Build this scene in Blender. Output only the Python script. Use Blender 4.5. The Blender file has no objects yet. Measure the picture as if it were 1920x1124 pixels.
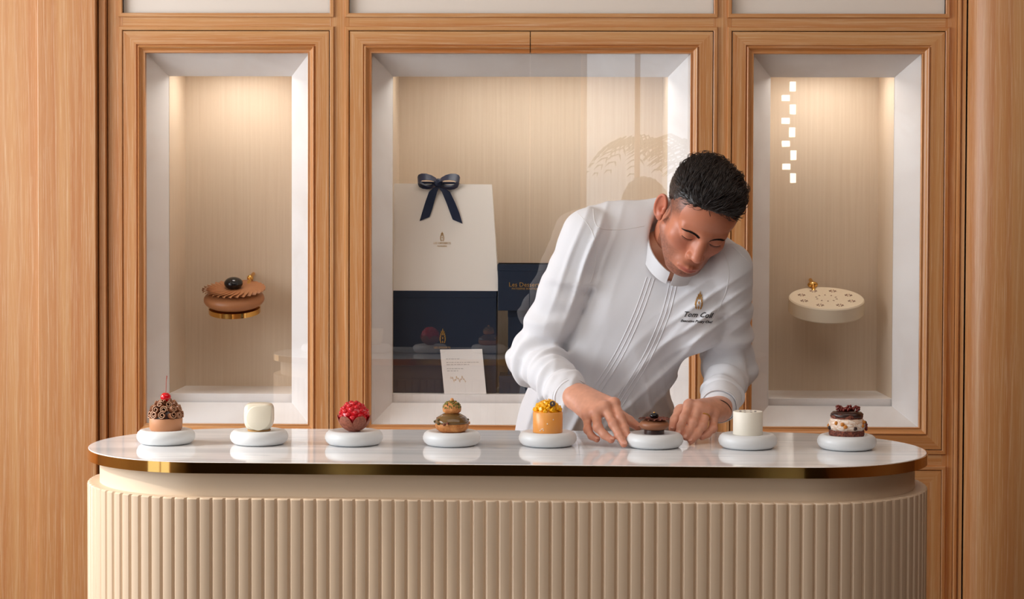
import bpy, bmesh, math, random
import numpy as np
from mathutils import Vector, Matrix, Euler
from mathutils.bvhtree import BVHTree

random.seed(7)
SC = bpy.context.scene
COL = SC.collection
PI = math.pi

# ------------------------------------------------------------------ camera
FPX = 3400.0
YAW, PITCH, ROLL = 0.018, 0.025, 0.0033
PPX, PPY = 955.0, 495.0
CAM = Vector((0.0, 0.0, 1.4326))
_R = Vector((math.cos(YAW), math.sin(YAW), 0))
_F = Vector((-math.sin(YAW) * math.cos(PITCH), math.cos(YAW) * math.cos(PITCH), -math.sin(PITCH)))
_U = _R.cross(_F)
_R2 = math.cos(ROLL) * _R + math.sin(ROLL) * _U
_U2 = _R2.cross(_F)
cd = bpy.data.cameras.new('camera')
cam = bpy.data.objects.new('camera', cd)
COL.objects.link(cam)
cd.sensor_width = 36.0
cd.lens = FPX / 1920 * 36.0
cd.shift_x = (960 - PPX) / 1920
cd.shift_y = -(562 - PPY) / 1920
cd.clip_start = 0.05
cam.matrix_world = Matrix(((_R2.x, _U2.x, -_F.x, CAM.x), (_R2.y, _U2.y, -_F.y, CAM.y), (_R2.z, _U2.z, -_F.z, CAM.z), (0, 0, 0, 1)))
SC.camera = cam


def at(x, y, Y):
    """point at depth Y whose measured place in the photograph is (x, y)"""
    d = _F + (x - PPX) / FPX * _R2 - (y - PPY) / FPX * _U2
    return CAM + d * ((Y - CAM.y) / d.y)


# ------------------------------------------------------------------ world, light, exposure
w = bpy.data.worlds.new('world')
SC.world = w
w.use_nodes = True
bg = w.node_tree.nodes['Background']
bg.inputs[0].default_value = (0.80, 0.90, 1.0, 1)
bg.inputs[1].default_value = 1.5


def area(name, loc, target, sx, sy, power, color):
    l = bpy.data.lights.new(name, 'AREA')
    l.shape = 'RECTANGLE'
    l.size, l.size_y, l.energy, l.color = sx, sy, power, color
    o = bpy.data.objects.new(name, l)
    COL.objects.link(o)
    o.location = loc
    o.rotation_euler = (Vector(target) - Vector(loc)).to_track_quat('-Z', 'Y').to_euler()
    return o


area('side_window_daylight', (-3.28, 3.55, 1.85), (0.0, 4.4, 1.1), 2.0, 1.6, 80, (0.90, 0.95, 1.0))
area('front_fill_light', (-3.28, 0.9, 1.6), (0.2, 4.2, 1.1), 1.8, 2.2, 24, (1.0, 0.92, 0.83))  # added warm fill for the faces towards the camera; no source seen here
area('ceiling_fill_light', (0.4, 2.5, 3.15), (0.3, 3.2, 0), 3.2, 1.8, 28, (1.0, 0.92, 0.84))  # soft overhead fill, added to lift the front and marble; no known fitting
sl = bpy.data.lights.new('sun', 'SUN')
sl.energy = 1.8
sl.angle = math.radians(2.5)
sl.color = (1.0, 0.93, 0.82)
sun = bpy.data.objects.new('sun', sl)
COL.objects.link(sun)
sun.rotation_euler = Vector((0.80, 0.10, -0.52)).to_track_quat('-Z', 'Y').to_euler()
SC.view_settings.view_transform = 'Standard'
SC.view_settings.look = 'None'
SC.view_settings.gamma = 1
SC.view_settings.exposure = 0.06
SC.view_settings.use_curve_mapping = False


# ------------------------------------------------------------------ materials
def lin(c):
    return tuple((v / 255 / 12.92 if v / 255 <= 0.04045 else ((v / 255 + 0.055) / 1.055) ** 2.4) for v in c)


def mat(name, color, rough=0.5, metal=0.0, spec=0.5, **kw):
    m = bpy.data.materials.new(name)
    m.use_nodes = True
    b = m.node_tree.nodes['Principled BSDF']
    b.inputs['Base Color'].default_value = (*lin(color), 1)
    b.inputs['Roughness'].default_value = rough
    b.inputs['Metallic'].default_value = metal
    b.inputs['Specular IOR Level'].default_value = spec
    for k, v in kw.items():
        b.inputs[k.replace('_', ' ')].default_value = v
    return m


class NT:
    """small helper for node trees"""
    def __init__(s, m):
        s.t = m.node_tree
        s.b = s.t.nodes['Principled BSDF']

    def n(s, typ, **kw):
        o = s.t.nodes.new(typ)
        for k, v in kw.items():
            setattr(o, k, v)
        return o

    def l(s, a, b):
        s.t.links.new(a, b)

    def coords(s, scale, kind='Object', rot=(0, 0, 0)):
        tc = s.n('ShaderNodeTexCoord')
        mp = s.n('ShaderNodeMapping')
        mp.inputs['Scale'].default_value = scale
        mp.inputs['Rotation'].default_value = rot
        s.l(tc.outputs[kind], mp.inputs[0])
        return mp.outputs[0]

    def noise(s, vec, scale, detail=3, rough=0.5, dist=0.0):
        o = s.n('ShaderNodeTexNoise')
        o.inputs['Scale'].default_value = scale
        o.inputs['Detail'].default_value = detail
        o.inputs['Roughness'].default_value = rough
        o.inputs['Distortion'].default_value = dist
        s.l(vec, o.inputs['Vector'])
        return o.outputs[0]

    def ramp(s, fac, stops):
        r = s.n('ShaderNodeValToRGB')
        e = r.color_ramp.elements
        while len(e) < len(stops):
            e.new(0.5)
        for i, (p, c) in enumerate(stops):
            e[i].position = p
            e[i].color = (*lin(c), 1) if len(c) == 3 else c
        s.l(fac, r.inputs[0])
        return r.outputs[0]

    def mix(s, fac, a, b, mode='MIX'):
        m = s.n('ShaderNodeMix', data_type='RGBA', blend_type=mode)
        for sock, v in ((m.inputs[0], fac), (m.inputs[6], a), (m.inputs[7], b)):
            if hasattr(v, 'links'):
                s.l(v, sock)
            elif isinstance(v, (int, float)):
                sock.default_value = v
            else:
                sock.default_value = (*lin(v), 1)
        return m.outputs[2]

    def bump(s, h, strength, dist=0.001):
        b = s.n('ShaderNodeBump')
        b.inputs['Strength'].default_value = strength
        b.inputs['Distance'].default_value = dist
        s.l(h, b.inputs['Height'])
        s.l(b.outputs[0], s.b.inputs['Normal'])


def wood(name, horizontal=False, light=(212, 154, 96), dark=(194, 122, 62), streak=(240, 212, 176), amt=0.42):
    """limed oak: honey ground, pale pores running along the grain"""
    m = mat(name, light, 0.40, spec=0.45, Coat_Weight=0.3, Coat_Roughness=0.35)
    t = NT(m)
    s = (1.0, 1.0, 90.0) if horizontal else (90.0, 90.0, 1.0)
    g = (4.0, 30.0, 330.0) if horizontal else (330.0, 330.0, 4.0)
    v = t.coords(s)
    a = t.noise(v, 0.35, 4, 0.6, 0.6)
    base = t.ramp(a, [(0.32, dark), (0.62, light)])
    big = t.noise(t.coords((1.2, 1.2, 3) if not horizontal else (3, 1.2, 1.2)), 0.9, 2)
    base = t.mix(t.ramp(big, [(0.35, (0, 0, 0)), (0.7, (90, 90, 90))]), base, dark)
    f = t.noise(t.coords(g), 1.6, 5, 0.7)
    k = t.ramp(f, [(0.52, (0, 0, 0)), (0.66, (255, 255, 255))])
    kk = t.n('ShaderNodeMath', operation='MULTIPLY')
    t.l(k, kk.inputs[0])
    kk.inputs[1].default_value = amt
    base = t.mix(kk.outputs[0], base, streak)
    # cathedral lines
    wv = t.n('ShaderNodeTexWave', wave_type='BANDS', bands_direction='X' if not horizontal else 'Z')
    wv.inputs['Scale'].default_value = 11
    wv.inputs['Distortion'].default_value = 9
    wv.inputs['Detail'].default_value = 2
    wv.inputs['Detail Scale'].default_value = 0.6
    t.l(t.coords((1, 1, 0.16) if not horizontal else (0.16, 1, 1)), wv.inputs[0])
    wk = t.ramp(wv.outputs[1], [(0.90, (0, 0, 0)), (0.985, (105, 105, 105))])
    base = t.mix(wk, base, streak)
    t.l(base, t.b.inputs['Base Color'])
    t.bump(f, 0.25, 0.0008)
    return m


WV = wood('oak_vertical_grain')
WH = wood('oak_horizontal_grain', True)
WV2 = wood('oak_pilaster', False, (205, 148, 92), (188, 120, 64), (236, 206, 168), 0.42)
M_white = mat('white_ceramic', (222, 225, 227), 0.38)
M_lining = mat('pale_stone_lining', (244, 239, 236), 0.5)
t = NT(M_lining)
t.l(t.ramp(t.noise(t.coords((1, 1, 1)), 5, 5, 0.6, 0.8), [(0.3, (236, 229, 225)), (0.6, (246, 242, 240))]), t.b.inputs['Base Color'])
M_silk = mat('beige_silk_panel', (214, 194, 172), 0.6)
t = NT(M_silk)
t.l(t.ramp(t.noise(t.coords((70, 70, 1.5)), 2, 4, 0.6), [(0.3, (212, 191, 167)), (0.7, (220, 202, 180))]), t.b.inputs['Base Color'])
M_frost = mat('frosted_white_panel', (240, 228, 216), 0.35)
M_gap = mat('dark_gap', (58, 34, 18), 0.8)
M_cream = mat('cream_lacquer', (232, 212, 187), 0.42)
M_brass = mat('polished_brass', (226, 176, 98), 0.07, 1.0)
M_gold = mat('gold_foil', (214, 170, 98), 0.3, 0.85)
M_navy = mat('navy_board', (14, 33, 56), 0.45)
M_ribbon = mat('navy_ribbon', (14, 30, 62), 0.4)
M_bag = mat('ivory_paper', (248, 240, 230), 0.6)
M_card = mat('white_card', (240, 234, 230), 0.6)
M_ink = mat('grey_ink', (120, 112, 112), 0.7)

M_marble = mat('white_marble', (240, 241, 243), 0.06, spec=0.35)
t = NT(M_marble)
n1 = t.noise(t.coords((0.4, 9, 1), rot=(0, 0, 0.03)), 2.2, 3, 0.5, 0.25)
v1 = t.ramp(n1, [(0.34, (222, 224, 228)), (0.43, (240, 241, 243)), (0.495, (243, 243, 245)), (0.504, (210, 213, 219)), (0.513, (243, 243, 245)), (0.7, (247, 247, 248))])
t.l(v1, t.b.inputs['Base Color'])

M_glass = bpy.data.materials.new('clear_glass')
M_glass.use_nodes = True
t = M_glass.node_tree
t.nodes.clear()
out = t.nodes.new('ShaderNodeOutputMaterial')
mx = t.nodes.new('ShaderNodeMixShader')
tr = t.nodes.new('ShaderNodeBsdfTransparent')
gl = t.nodes.new('ShaderNodeBsdfGlossy')
gl.inputs['Roughness'].default_value = 0.0
mx.inputs[0].default_value = 0.065      # reflectance of one glass face
t.links.new(tr.outputs[0], mx.inputs[1])
t.links.new(gl.outputs[0], mx.inputs[2])
t.links.new(mx.outputs[0], out.inputs[0])


# ------------------------------------------------------------------ mesh helpers
class MB:
    def __init__(s):
        s.v, s.f, s.m = [], [], []

    def add(s, vs, fs, mi=0):
        o = len(s.v)
        s.v += [tuple(v) for v in vs]
        s.f += [tuple(i + o for i in f) for f in fs]
        s.m += [mi] * len(fs)
        return s

    def box(s, x0, x1, y0, y1, z0, z1, mi=0, M=None):
        vs = [Vector((x, y, z)) for x in (x0, x1) for y in (y0, y1) for z in (z0, z1)]
        if M is not None:
            vs = [M @ v for v in vs]
        return s.add(vs, [(0, 1, 3, 2), (4, 6, 7, 5), (0, 4, 5, 1), (2, 3, 7, 6), (0, 2, 6, 4), (1, 5, 7, 3)], mi)

    def lathe(s, prof, seg=48, M=None, mi=0, closed=False, wob=None):
        vs, fs = [], []
        n = len(prof)
        for k in range(seg):
            a = 2 * PI * k / seg
            for i, (r, z) in enumerate(prof):
                rr = r * (wob(a, z) if wob else 1)
                vs.append(Vector((rr * math.cos(a), rr * math.sin(a), z)))
        for k in range(seg):
            k2 = (k + 1) % seg
            for i in range(n - 1 if not closed else n):
                j = (i + 1) % n
                fs.append((k * n + i, k2 * n + i, k2 * n + j, k * n + j))
        if not closed:
            if prof[0][0] > 1e-6:
                fs.append(tuple(k * n for k in range(seg))[::-1])
            if prof[-1][0] > 1e-6:
                fs.append(tuple(k * n + n - 1 for k in range(seg)))
        if M is not None:
            vs = [M @ v for v in vs]
        return s.add(vs, fs, mi)

    def ball(s, c, r, M=None, seg=14, rings=9, mi=0, disp=None):
        if isinstance(r, (int, float)):
            r = (r, r, r)
        vs, fs = [], []
        for i in range(rings + 1):
            th = PI * i / rings
            for k in range(seg):
                ph = 2 * PI * k / seg
                d = Vector((math.sin(th) * math.cos(ph), math.sin(th) * math.sin(ph), math.cos(th)))
                q = disp(d) if disp else 1
                vs.append(Vector((d.x * r[0] * q, d.y * r[1] * q, d.z * r[2] * q)))
        for i in range(rings):
            for k in range(seg):
                k2 = (k + 1) % seg
                fs.append((i * seg + k, (i + 1) * seg + k, (i + 1) * seg + k2, i * seg + k2))
        if M is not None:
            vs = [M @ v for v in vs]
        return s.add([v + Vector(c) for v in vs], fs, mi)

    def tube(s, pts, rad, seg=8, mi=0, flat=None, closed=False):
        pts = [Vector(p) for p in pts]
        n = len(pts)
        if isinstance(rad, (int, float)):
            rad = [rad] * n
        vs, fs = [], []
        up = None
        for i, p in enumerate(pts):
            a, b = pts[max(i - 1, 0)], pts[min(i + 1, n - 1)]
            if closed:
                a, b = pts[(i - 1) % n], pts[(i + 1) % n]
            d = (b - a).normalized() if (b - a).length > 1e-9 else Vector((0, 0, 1))
            if up is None:
                up = d.orthogonal().normalized() if flat is None else Vector(flat)
            side = d.cross(up)
            side = side.normalized() if side.length > 1e-6 else d.orthogonal().normalized()
            up = side.cross(d).normalized()
            for k in range(seg):
                an = 2 * PI * k / seg
                vs.append(p + (math.cos(an) * side + math.sin(an) * up * (1 if flat is None else 0.35)) * rad[i])
        m = n if closed else n - 1
        for i in range(m):
            j = (i + 1) % n
            for k in range(seg):
                k2 = (k + 1) % seg
                fs.append((i * seg + k, i * seg + k2, j * seg + k2, j * seg + k))
        if not closed:
            fs.append(tuple(range(seg))[::-1])
            fs.append(tuple((n - 1) * seg + k for k in range(seg)))
        return s.add(vs, fs, mi)

    def prism(s, poly, z0, z1, M=None, mi=0):
        n = len(poly)
        vs = [Vector((x, y, z)) for z in (z0, z1) for x, y in poly]
        if M is not None:
            vs = [M @ v for v in vs]
        fs = [tuple(range(n))[::-1], tuple(range(n, 2 * n))] + [(i, (i + 1) % n, n + (i + 1) % n, n + i) for i in range(n)]
        return s.add(vs, fs, mi)

    def build(s, name, mats, parent=None, smooth=True, bevel=0, sub=0, loc=None, angle=0.7, fix=True):
        me = bpy.data.meshes.new(name)
        me.from_pydata(s.v, [], s.f)
        if not isinstance(mats, (list, tuple)):
            mats = [mats]
        for m in mats:
            me.materials.append(m)
        me.polygons.foreach_set('material_index', s.m)
        if fix:
            bm = bmesh.new()
            bm.from_mesh(me)
            bmesh.ops.recalc_face_normals(bm, faces=bm.faces)
            bm.to_mesh(me)
            bm.free()
        if smooth:
            me.polygons.foreach_set('use_smooth', [True] * len(me.polygons))
            if not sub:
                me.set_sharp_from_angle(angle=angle)
        me.update()
        o = bpy.data.objects.new(name, me)
        COL.objects.link(o)
        if loc is not None:
            o.location = loc
        if parent is not None:
            o.parent = parent
        if bevel:
            md = o.modifiers.new('bevel', 'BEVEL')
            md.width = bevel
            md.segments = 2
            md.limit_method = 'ANGLE'
        if sub:
            md = o.modifiers.new('subdivision', 'SUBSURF')
            md.levels = md.render_levels = sub
        return o


def thing(name, label, cat, loc=(0, 0, 0), rotz=0.0, group=None):
    o = bpy.data.objects.new(name, None)
    COL.objects.link(o)
    o.location = loc
    o.rotation_euler = (0, 0, rotz)
    o.empty_display_size = 0.05
    o['label'] = label
    o['category'] = cat
    if group:
        o['group'] = group
    return o


def tag(o, label, cat, group=None):
    o['label'] = label
    o['category'] = cat
    if group:
        o['group'] = group
    return o


def struct(o):
    o['kind'] = 'structure'
    return o


def text_verts(body, size, shear=0.0):
    c = bpy.data.curves.new('lettering', 'FONT')
    c.body = body
    c.size = size
    c.shear = shear
    c.align_x = 'CENTER'
    c.resolution_u = 2
    o = bpy.data.objects.new('lettering', c)
    me = bpy.data.meshes.new_from_object(o)
    vs = [v.co.copy() for v in me.vertices]
    fs = [tuple(p.vertices) for p in me.polygons]
    bpy.data.objects.remove(o)
    bpy.data.curves.remove(c)
    bpy.data.meshes.remove(me)
    return vs, fs


def extruded(vs, fs, M, th):
    """give flat lettering a thickness th along -y of M"""
    n = len(vs)
    out = [M @ Vector((v.x, 0, v.y)) for v in vs] + [M @ Vector((v.x, -th, v.y)) for v in vs]
    ff = [tuple(reversed(f)) for f in fs] + [tuple(i + n for i in f) for f in fs]
    cnt = {}
    for f in fs:
        for i in range(len(f)):
            e = (f[i], f[(i + 1) % len(f)])
            cnt[e] = 1
    for (a, b) in list(cnt):
        if (b, a) not in cnt:
            ff.append((a, b, b + n, a + n))
    return out, ff


def emblem_pieces(h):
    """a drop-shaped mark made of small pointed leaves, returned as (verts2d, faces)"""
    vs, fs = [], []

    def leaf(cx, cz, ang, ln, wd):
        o = len(vs)
        ca, sa = math.cos(ang), math.sin(ang)
        for (u, q) in ((0, 0), (ln * 0.45, wd / 2), (ln, 0), (ln * 0.45, -wd / 2)):
            vs.append(Vector((cx + u * ca - q * sa, cz + u * sa + q * ca, 0)))
        fs.append((o, o + 3, o + 2, o + 1))
    for r in range(6):
        z = h * (0.02 + r * 0.125)
        wdt = h * (0.13, 0.17, 0.17, 0.14, 0.10, 0.05)[r]
        for sx in (-1, 0, 1):
            if sx == 0 and r % 2:
                continue
            leaf(sx * wdt * 0.75, z, PI / 2 - sx * 0.35, h * 0.20, h * 0.085)
    leaf(0, h * 0.66, PI / 2, h * 0.34, h * 0.09)
    leaf(-h * 0.03, h * 0.66, PI / 2 + 0.35, h * 0.2, h * 0.06)
    leaf(h * 0.03, h * 0.66, PI / 2 - 0.35, h * 0.2, h * 0.06)
    return vs, fs


def sweep(mb, path, prof, closed=True):
    """mitred moulding: path of (x, z) corners, profile of (inset, y); inset goes to the left of the path"""
    n = len(path)
    P = [Vector((p[0], p[1])) for p in path]
    k = len(prof)
    rows = []
    for i in range(n):
        def nrm(a, b):
            d = (b - a).normalized()
            return Vector((-d.y, d.x))
        if closed or 0 < i < n - 1:
            n1, n2 = nrm(P[i - 1], P[i]), nrm(P[i], P[(i + 1) % n])
            m = (n1 + n2) / (1 + n1.dot(n2))
        elif i == 0:
            m = nrm(P[0], P[1])
        else:
            m = nrm(P[-2], P[-1])
        rows.append([Vector((P[i].x + m.x * a, y, P[i].y + m.y * a)) for a, y in prof])
    for i in range(n if closed else n - 1):
        A, B = rows[i], rows[(i + 1) % n]
        d = P[(i + 1) % n] - P[i]
        mi = 0 if abs(d.y) > abs(d.x) else 1
        vs = A + B
        mb.add(vs, [(j, j + 1, k + j + 1, k + j) for j in range(k - 1)], mi)
    if not closed:
        for row in (rows[0], rows[-1]):
            mb.add(row, [tuple(range(k))], 0)

# ------------------------------------------------------------------ the room
YW = 5.15          # front of the oak face frame


def X(px, py=430, Y=YW):
    return at(px, py, Y).x


def Z(py, px=960, Y=YW):
    return at(px, py, Y).z


M_floor = mat('stone_floor', (96, 80, 66), 0.3)
t = NT(M_floor)
t.l(t.ramp(t.noise(t.coords((1, 1, 1)), 2.5, 5, 0.6, 1.0), [(0.35, (86, 72, 58)), (0.65, (106, 90, 74))]), t.b.inputs['Base Color'])
M_plaster = mat('warm_plaster', (226, 210, 190), 0.8)
M_woodwall = mat('walnut_wall', (112, 72, 44), 0.5)
M_darkwall = mat('dark_panelled_wall', (44, 36, 30), 0.5)

XL, XR, YB, YF, ZC = -3.4, 3.4, 5.75, -4.0, 3.3
struct(MB().box(XL, XR, YF, YB, -0.06, 0).build('floor', M_floor))
struct(MB().box(XL, XR, YF, YB, ZC, ZC + 0.06).build('ceiling', M_plaster))
struct(MB().box(XL - .1, XR + .1, YB, YB + 0.08, 0, ZC).build('wall_back', M_plaster))


def wall_with_hole(name, fixed, axis, a0, a1, holes, m, th=0.1):
    """upright wall with rectangular openings; axis 'x' = wall lies along x at y=fixed"""
    mb = MB()

    def put(u0, u1, z0, z1):
        if u1 - u0 < 1e-4 or z1 - z0 < 1e-4:
            return
        if axis == 'x':
            mb.box(u0, u1, fixed, fixed + th, z0, z1)
        else:
            mb.box(fixed, fixed + th, u0, u1, z0, z1)
    u = a0
    for (h0, h1, z0, z1) in sorted(holes):
        put(u, h0, 0, ZC)
        put(h0, h1, 0, z0)
        put(h0, h1, z1, ZC)
        u = h1
    put(u, a1, 0, ZC)
    return struct(mb.build(name, m, smooth=False))


wall_with_hole('wall_left', XL - 0.1, 'y', YF, YB, [(2.5, 4.6, 1.1, 2.95), (-0.1, 1.9, 0.05, 2.9)], M_plaster)
wall_with_hole('wall_right', XR, 'y', YF, YB, [], M_woodwall)
wall_with_hole('wall_front', YF - 0.1, 'x', XL, XR, [(0.30, 1.20, 1.45, 2.9), (-1.8, -1.4, 0.02, 2.2), (1.24, 1.6, 0.02, 2.2)], M_darkwall)


def window_frame(name, fixed, axis, h):
    u0, u1, z0, z1 = h
    mb = MB()
    w_ = 0.05

    def bx(a, b, c, d):
        if axis == 'x':
            mb.box(a, b, fixed - 0.09, fixed - 0.02, c, d)
        else:
            mb.box(fixed - 0.09, fixed - 0.02, a, b, c, d)
    bx(u0, u0 + w_, z0, z1)
    bx(u1 - w_, u1, z0, z1)
    bx(u0 + w_, u1 - w_, z0, z0 + w_)
    bx(u0 + w_, u1 - w_, z1 - w_, z1)
    bx((u0 + u1) / 2 - .02, (u0 + u1) / 2 + .02, z0 + w_, z1 - w_)
    return struct(mb.build(name, WV, smooth=False))


window_frame('window_1', XL, 'y', (2.5, 4.6, 1.1, 2.95))
window_frame('window_2', XL, 'y', (-0.1, 1.9, 0.05, 2.9))
window_frame('window_3', YF, 'x', (0.30, 1.20, 1.45, 2.9))
window_frame('window_4', YF, 'x', (-1.8, -1.4, 0.02, 2.2))
window_frame('window_5', YF, 'x', (1.24, 1.6, 0.02, 2.2))

# face frame: recessed boards, then a raised bead round every opening
ZT0, ZT1 = Z(57.5), Z(25)
x1a, x1b = X(230), X(618)
x2a, x2b = X(654), X(1336)
x3a, x3b = X(1370), X(1770)
ZD0 = 0.7785          # foot of the glazed doors
ZL1 = 0.7215          # head of the lower doors
DEP = 0.006
bead = [(-0.0112, DEP + 0.012), (-0.0112, 0.001), (-0.0100, -0.0005), (-0.002, -0.0005), (0.0, 0.001), (0.0, 0.03)]
XS0, XS1 = X(202), X(1792)
k_ = 1
for (a, b) in ((XS0, x1a), (x1b, x2a), (x2b, x3a), (x3b, XS1)):
    mb = MB().box(a, b, YW + DEP, YW + 0.05, 0.0, ZC)
    if a == XS0:      # moulded left edge
        mb.box(a - 0.022, a - 0.003, YW - 0.012, YW + 0.04, 0, ZC)
    if b == XS1:
        mb.box(b + 0.001, b + 0.008, YW - 0.012, YW + 0.04, 0, ZC)
        mb.box(b + 0.010, b + 0.018, YW - 0.004, YW + 0.04, 0, ZC)
    struct(mb.build('trim_%d' % k_, WV, smooth=False, bevel=0.001))
    k_ += 1
for (a, b) in ((x1a, x1b), (x2a, x2b), (x3a, x3b)):
    for (z0, z1) in ((ZT0, ZT1), (ZL1, ZD0)):
        struct(MB().box(a, b, YW + DEP, YW + 0.05, z0, z1).build('trim_%d' % k_, WH, smooth=False))
        k_ += 1
ZPT = ZC
for (a, b) in ((x1a, x1b), (x2a, x2b), (x3a, x3b)):
    for (z0, z1, g) in ((ZT1, ZPT, 0.0), (ZD0, ZT0, 0.0), (0.08, ZL1, 0.0)):
        mb = MB()
        path = [(a, z0), (b, z0), (b, z1), (a, z1)]
        sweep(mb, path, [(i, YW + y) for i, y in bead])
        struct(mb.build('trim_%d' % k_, [WV, WH], smooth=False))
        k_ += 1

# pilasters: the left one has a shallow step, the right one is a big half-round column
YP = 5.118
xl = at(180, 500, YP).x
xs = at(71, 500, YP).x
mb = MB()
mb.box(xs, xl, YP, YB, 0, ZC)
mb.box(-3.39, xs, YP + 0.022, YB, 0, ZC)
struct(mb.build('trim_%d' % k_, WV2, smooth=False, bevel=0.0025))
k_ += 1
xr = at(1811, 500, 5.08).x
mb = MB()
pts = []
Rr, Rd = 0.165, 0.10
for i in range(25):
    a = PI * i / 24
    pts.append((xr + Rr - Rr * math.cos(a) * 1.0, 5.10 - Rd * math.sin(a) ** 0.8))
pts = [(xr, 5.4), (xr, 5.085)] + pts + [(xr + 2 * Rr + 0.01, 5.10), (3.38, 5.10), (3.38, 5.4)]
mb.prism(pts, 0, ZC)
struct(mb.build('trim_%d' % k_, WV2, angle=0.6))
k_ += 1
struct(MB().box(xl, XS0, YW + 0.02, YW + 0.05, 0, ZC).build('trim_%d' % k_, WV, smooth=False))
k_ += 1
struct(MB().box(XS1, xr, YW + 0.02, YW + 0.05, 0, ZC).build('trim_%d' % k_, WV, smooth=False))
k_ += 1

# ------------------------------------------------------------------ glazed display cabinets
door_prof = [(0.0024, 0.024), (0.0024, 0.0), (0.0395, 0.0), (0.0410, 0.0045), (0.0432, 0.0055), (0.0440, 0.001), (0.0465, -0.0015),
             (0.0490, 0.0005), (0.0520, 0.0055), (0.0560, 0.0092), (0.0600, 0.0100), (0.0612, 0.0080), (0.0625, 0.0080), (0.0635, 0.0100), (0.0635, 0.024)]


def scaled_prof(f):
    return [(a * f, YW + y) for a, y in door_prof]


def cabinet(name, label, xa, xb, inner, lip_py, back_dep, leaves=1):
    """xa..xb opening in the face frame; inner = photo px (x0, x1, y0) of the niche mouth"""
    root = thing(name, label, 'cabinet', ((xa + xb) / 2, YW, 0), 0, 'glazed oak display cabinets')
    off = Vector(root.location)

    def done(mb, nm, m, **k):
        o = mb.build(nm, m, parent=root, **k)
        o.matrix_parent_inverse = Matrix.Translation(-off)
        return o
    z0, z1 = ZD0, ZT0
    fw = 0.0635
    if leaves == 1:
        mb = MB()
        sweep(mb, [(xa, z0), (xb, z0), (xb, z1), (xa, z1)], scaled_prof(1))
        d = done(mb, 'door', [WV, WH], smooth=False)
        g = MB().box(xa + fw, xb - fw, YW + 0.0125, YW + 0.0175, z0 + fw, z1 - fw).build('glass_pane', M_glass, parent=d, smooth=False)
    else:
        xm = X(993)
        mb = MB()
        sweep(mb, [(xm - 0.0012, z1), (xa, z1), (xa, z0), (xm - 0.0012, z0)], scaled_prof(1), closed=False)
        d = done(mb, 'door', [WV, WH], smooth=False)
        g = MB().box(xa + fw, xm - 0.001, YW + 0.0125, YW + 0.0175, z0 + fw, z1 - fw).build('glass_pane', M_glass, parent=d, smooth=False)
        mb = MB()
        sweep(mb, [(xm + 0.0012, z0), (xb, z0), (xb, z1), (xm + 0.0012, z1)], scaled_prof(1), closed=False)
        d = done(mb, 'door', [WV, WH], smooth=False)
        g = MB().box(xm + 0.001, xb - fw, YW + 0.0125, YW + 0.0175, z0 + fw, z1 - fw).build('glass_pane', M_glass, parent=d, smooth=False)
    # splayed lining
    YI = 5.25
    ix0, ix1 = at(inner[0], 430, YI).x, at(inner[1], 430, YI).x
    iz1 = at((inner[0] + inner[1]) / 2, inner[2], YI).z
    izl = at((inner[0] + inner[1]) / 2, lip_py[0], YI).z     # top of lip
    izb = at((inner[0] + inner[1]) / 2, lip_py[1], YI).z     # foot of lip = end of lower splay
    ox0, ox1, oz0, oz1 = xa + fw - 0.004, xb - fw + 0.004, z0 + fw - 0.004, z1 - fw + 0.004
    Y0 = YW + 0.026
    o_ = [(ox0, oz0), (ox1, oz0), (ox1, oz1), (ox0, oz1)]
    i_ = [(ix0, izb), (ix1, izb), (ix1, iz1), (ix0, iz1)]
    mb = MB()
    for q in range(4):
        p = (q + 1) % 4
        a, b, c, d_ = o_[q], o_[p], i_[p], i_[q]
        mb.add([(a[0], Y0, a[1]), (b[0], Y0, b[1]), (c[0], YI, c[1]), (d_[0], YI, d_[1])], [(0, 3, 2, 1)])
        mb.add([(a[0], Y0, a[1]), (b[0], Y0, b[1]), (b[0], YI + .004, b[1]), (a[0], YI + .004, a[1])], [(0, 1, 2, 3)])
        mb.add([(a[0], YI + .004, a[1]), (b[0], YI + .004, b[1]), (c[0], YI + .004, c[1]), (d_[0], YI + .004, d_[1])], [(0, 1, 2, 3)])
    done(mb, 'splayed_lining', M_lining, smooth=False)
    # shelf with its front lip
    YBK = YI + back_dep
    done(MB().box(ix0 - .01, ix1 + .01, YI + .0045, YBK, izb - 0.004, izl), 'shelf', M_lining, smooth=False, bevel=0.0015)
    # silk covered niche: back, sides, top
    mb = MB()
    mb.box(ix0 - .012, ix1 + .012, YBK, YBK + .012, izb, iz1 + .05)
    mb.box(ix0 - .012, ix0 - 0.001, YI + .005, YBK, izl, iz1 + .05)
    mb.box(ix1 + .001, ix1 + .012, YI + .005, YBK, izl, iz1 + .05)
    mb.box(ix0 - .001, ix1 + .001, YI + .005, YBK, iz1 + .038, iz1 + .05)
    done(mb, 'silk_panel', M_silk, smooth=False)
    return root, ix0, ix1, iz1, izl, YBK


cabA = cabinet('display_cabinet', 'narrow oak display cabinet at the left holding a chocolate petal tart on its back panel',
               x1a, x1b, (317, 547, 143), (739, 755), 0.25)
cabB = cabinet('display_cabinet', 'wide oak display cabinet in the middle with two glass doors and gift boxes inside',
               x2a, x2b, (736, 1251, 144), (741, 757), 0.25, 2)
cabC = cabinet('display_cabinet', 'narrow oak display cabinet at the right holding a white round cake on its back panel',
               x3a, x3b, (1443, 1675, 145), (748, 762), 0.25)

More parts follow.
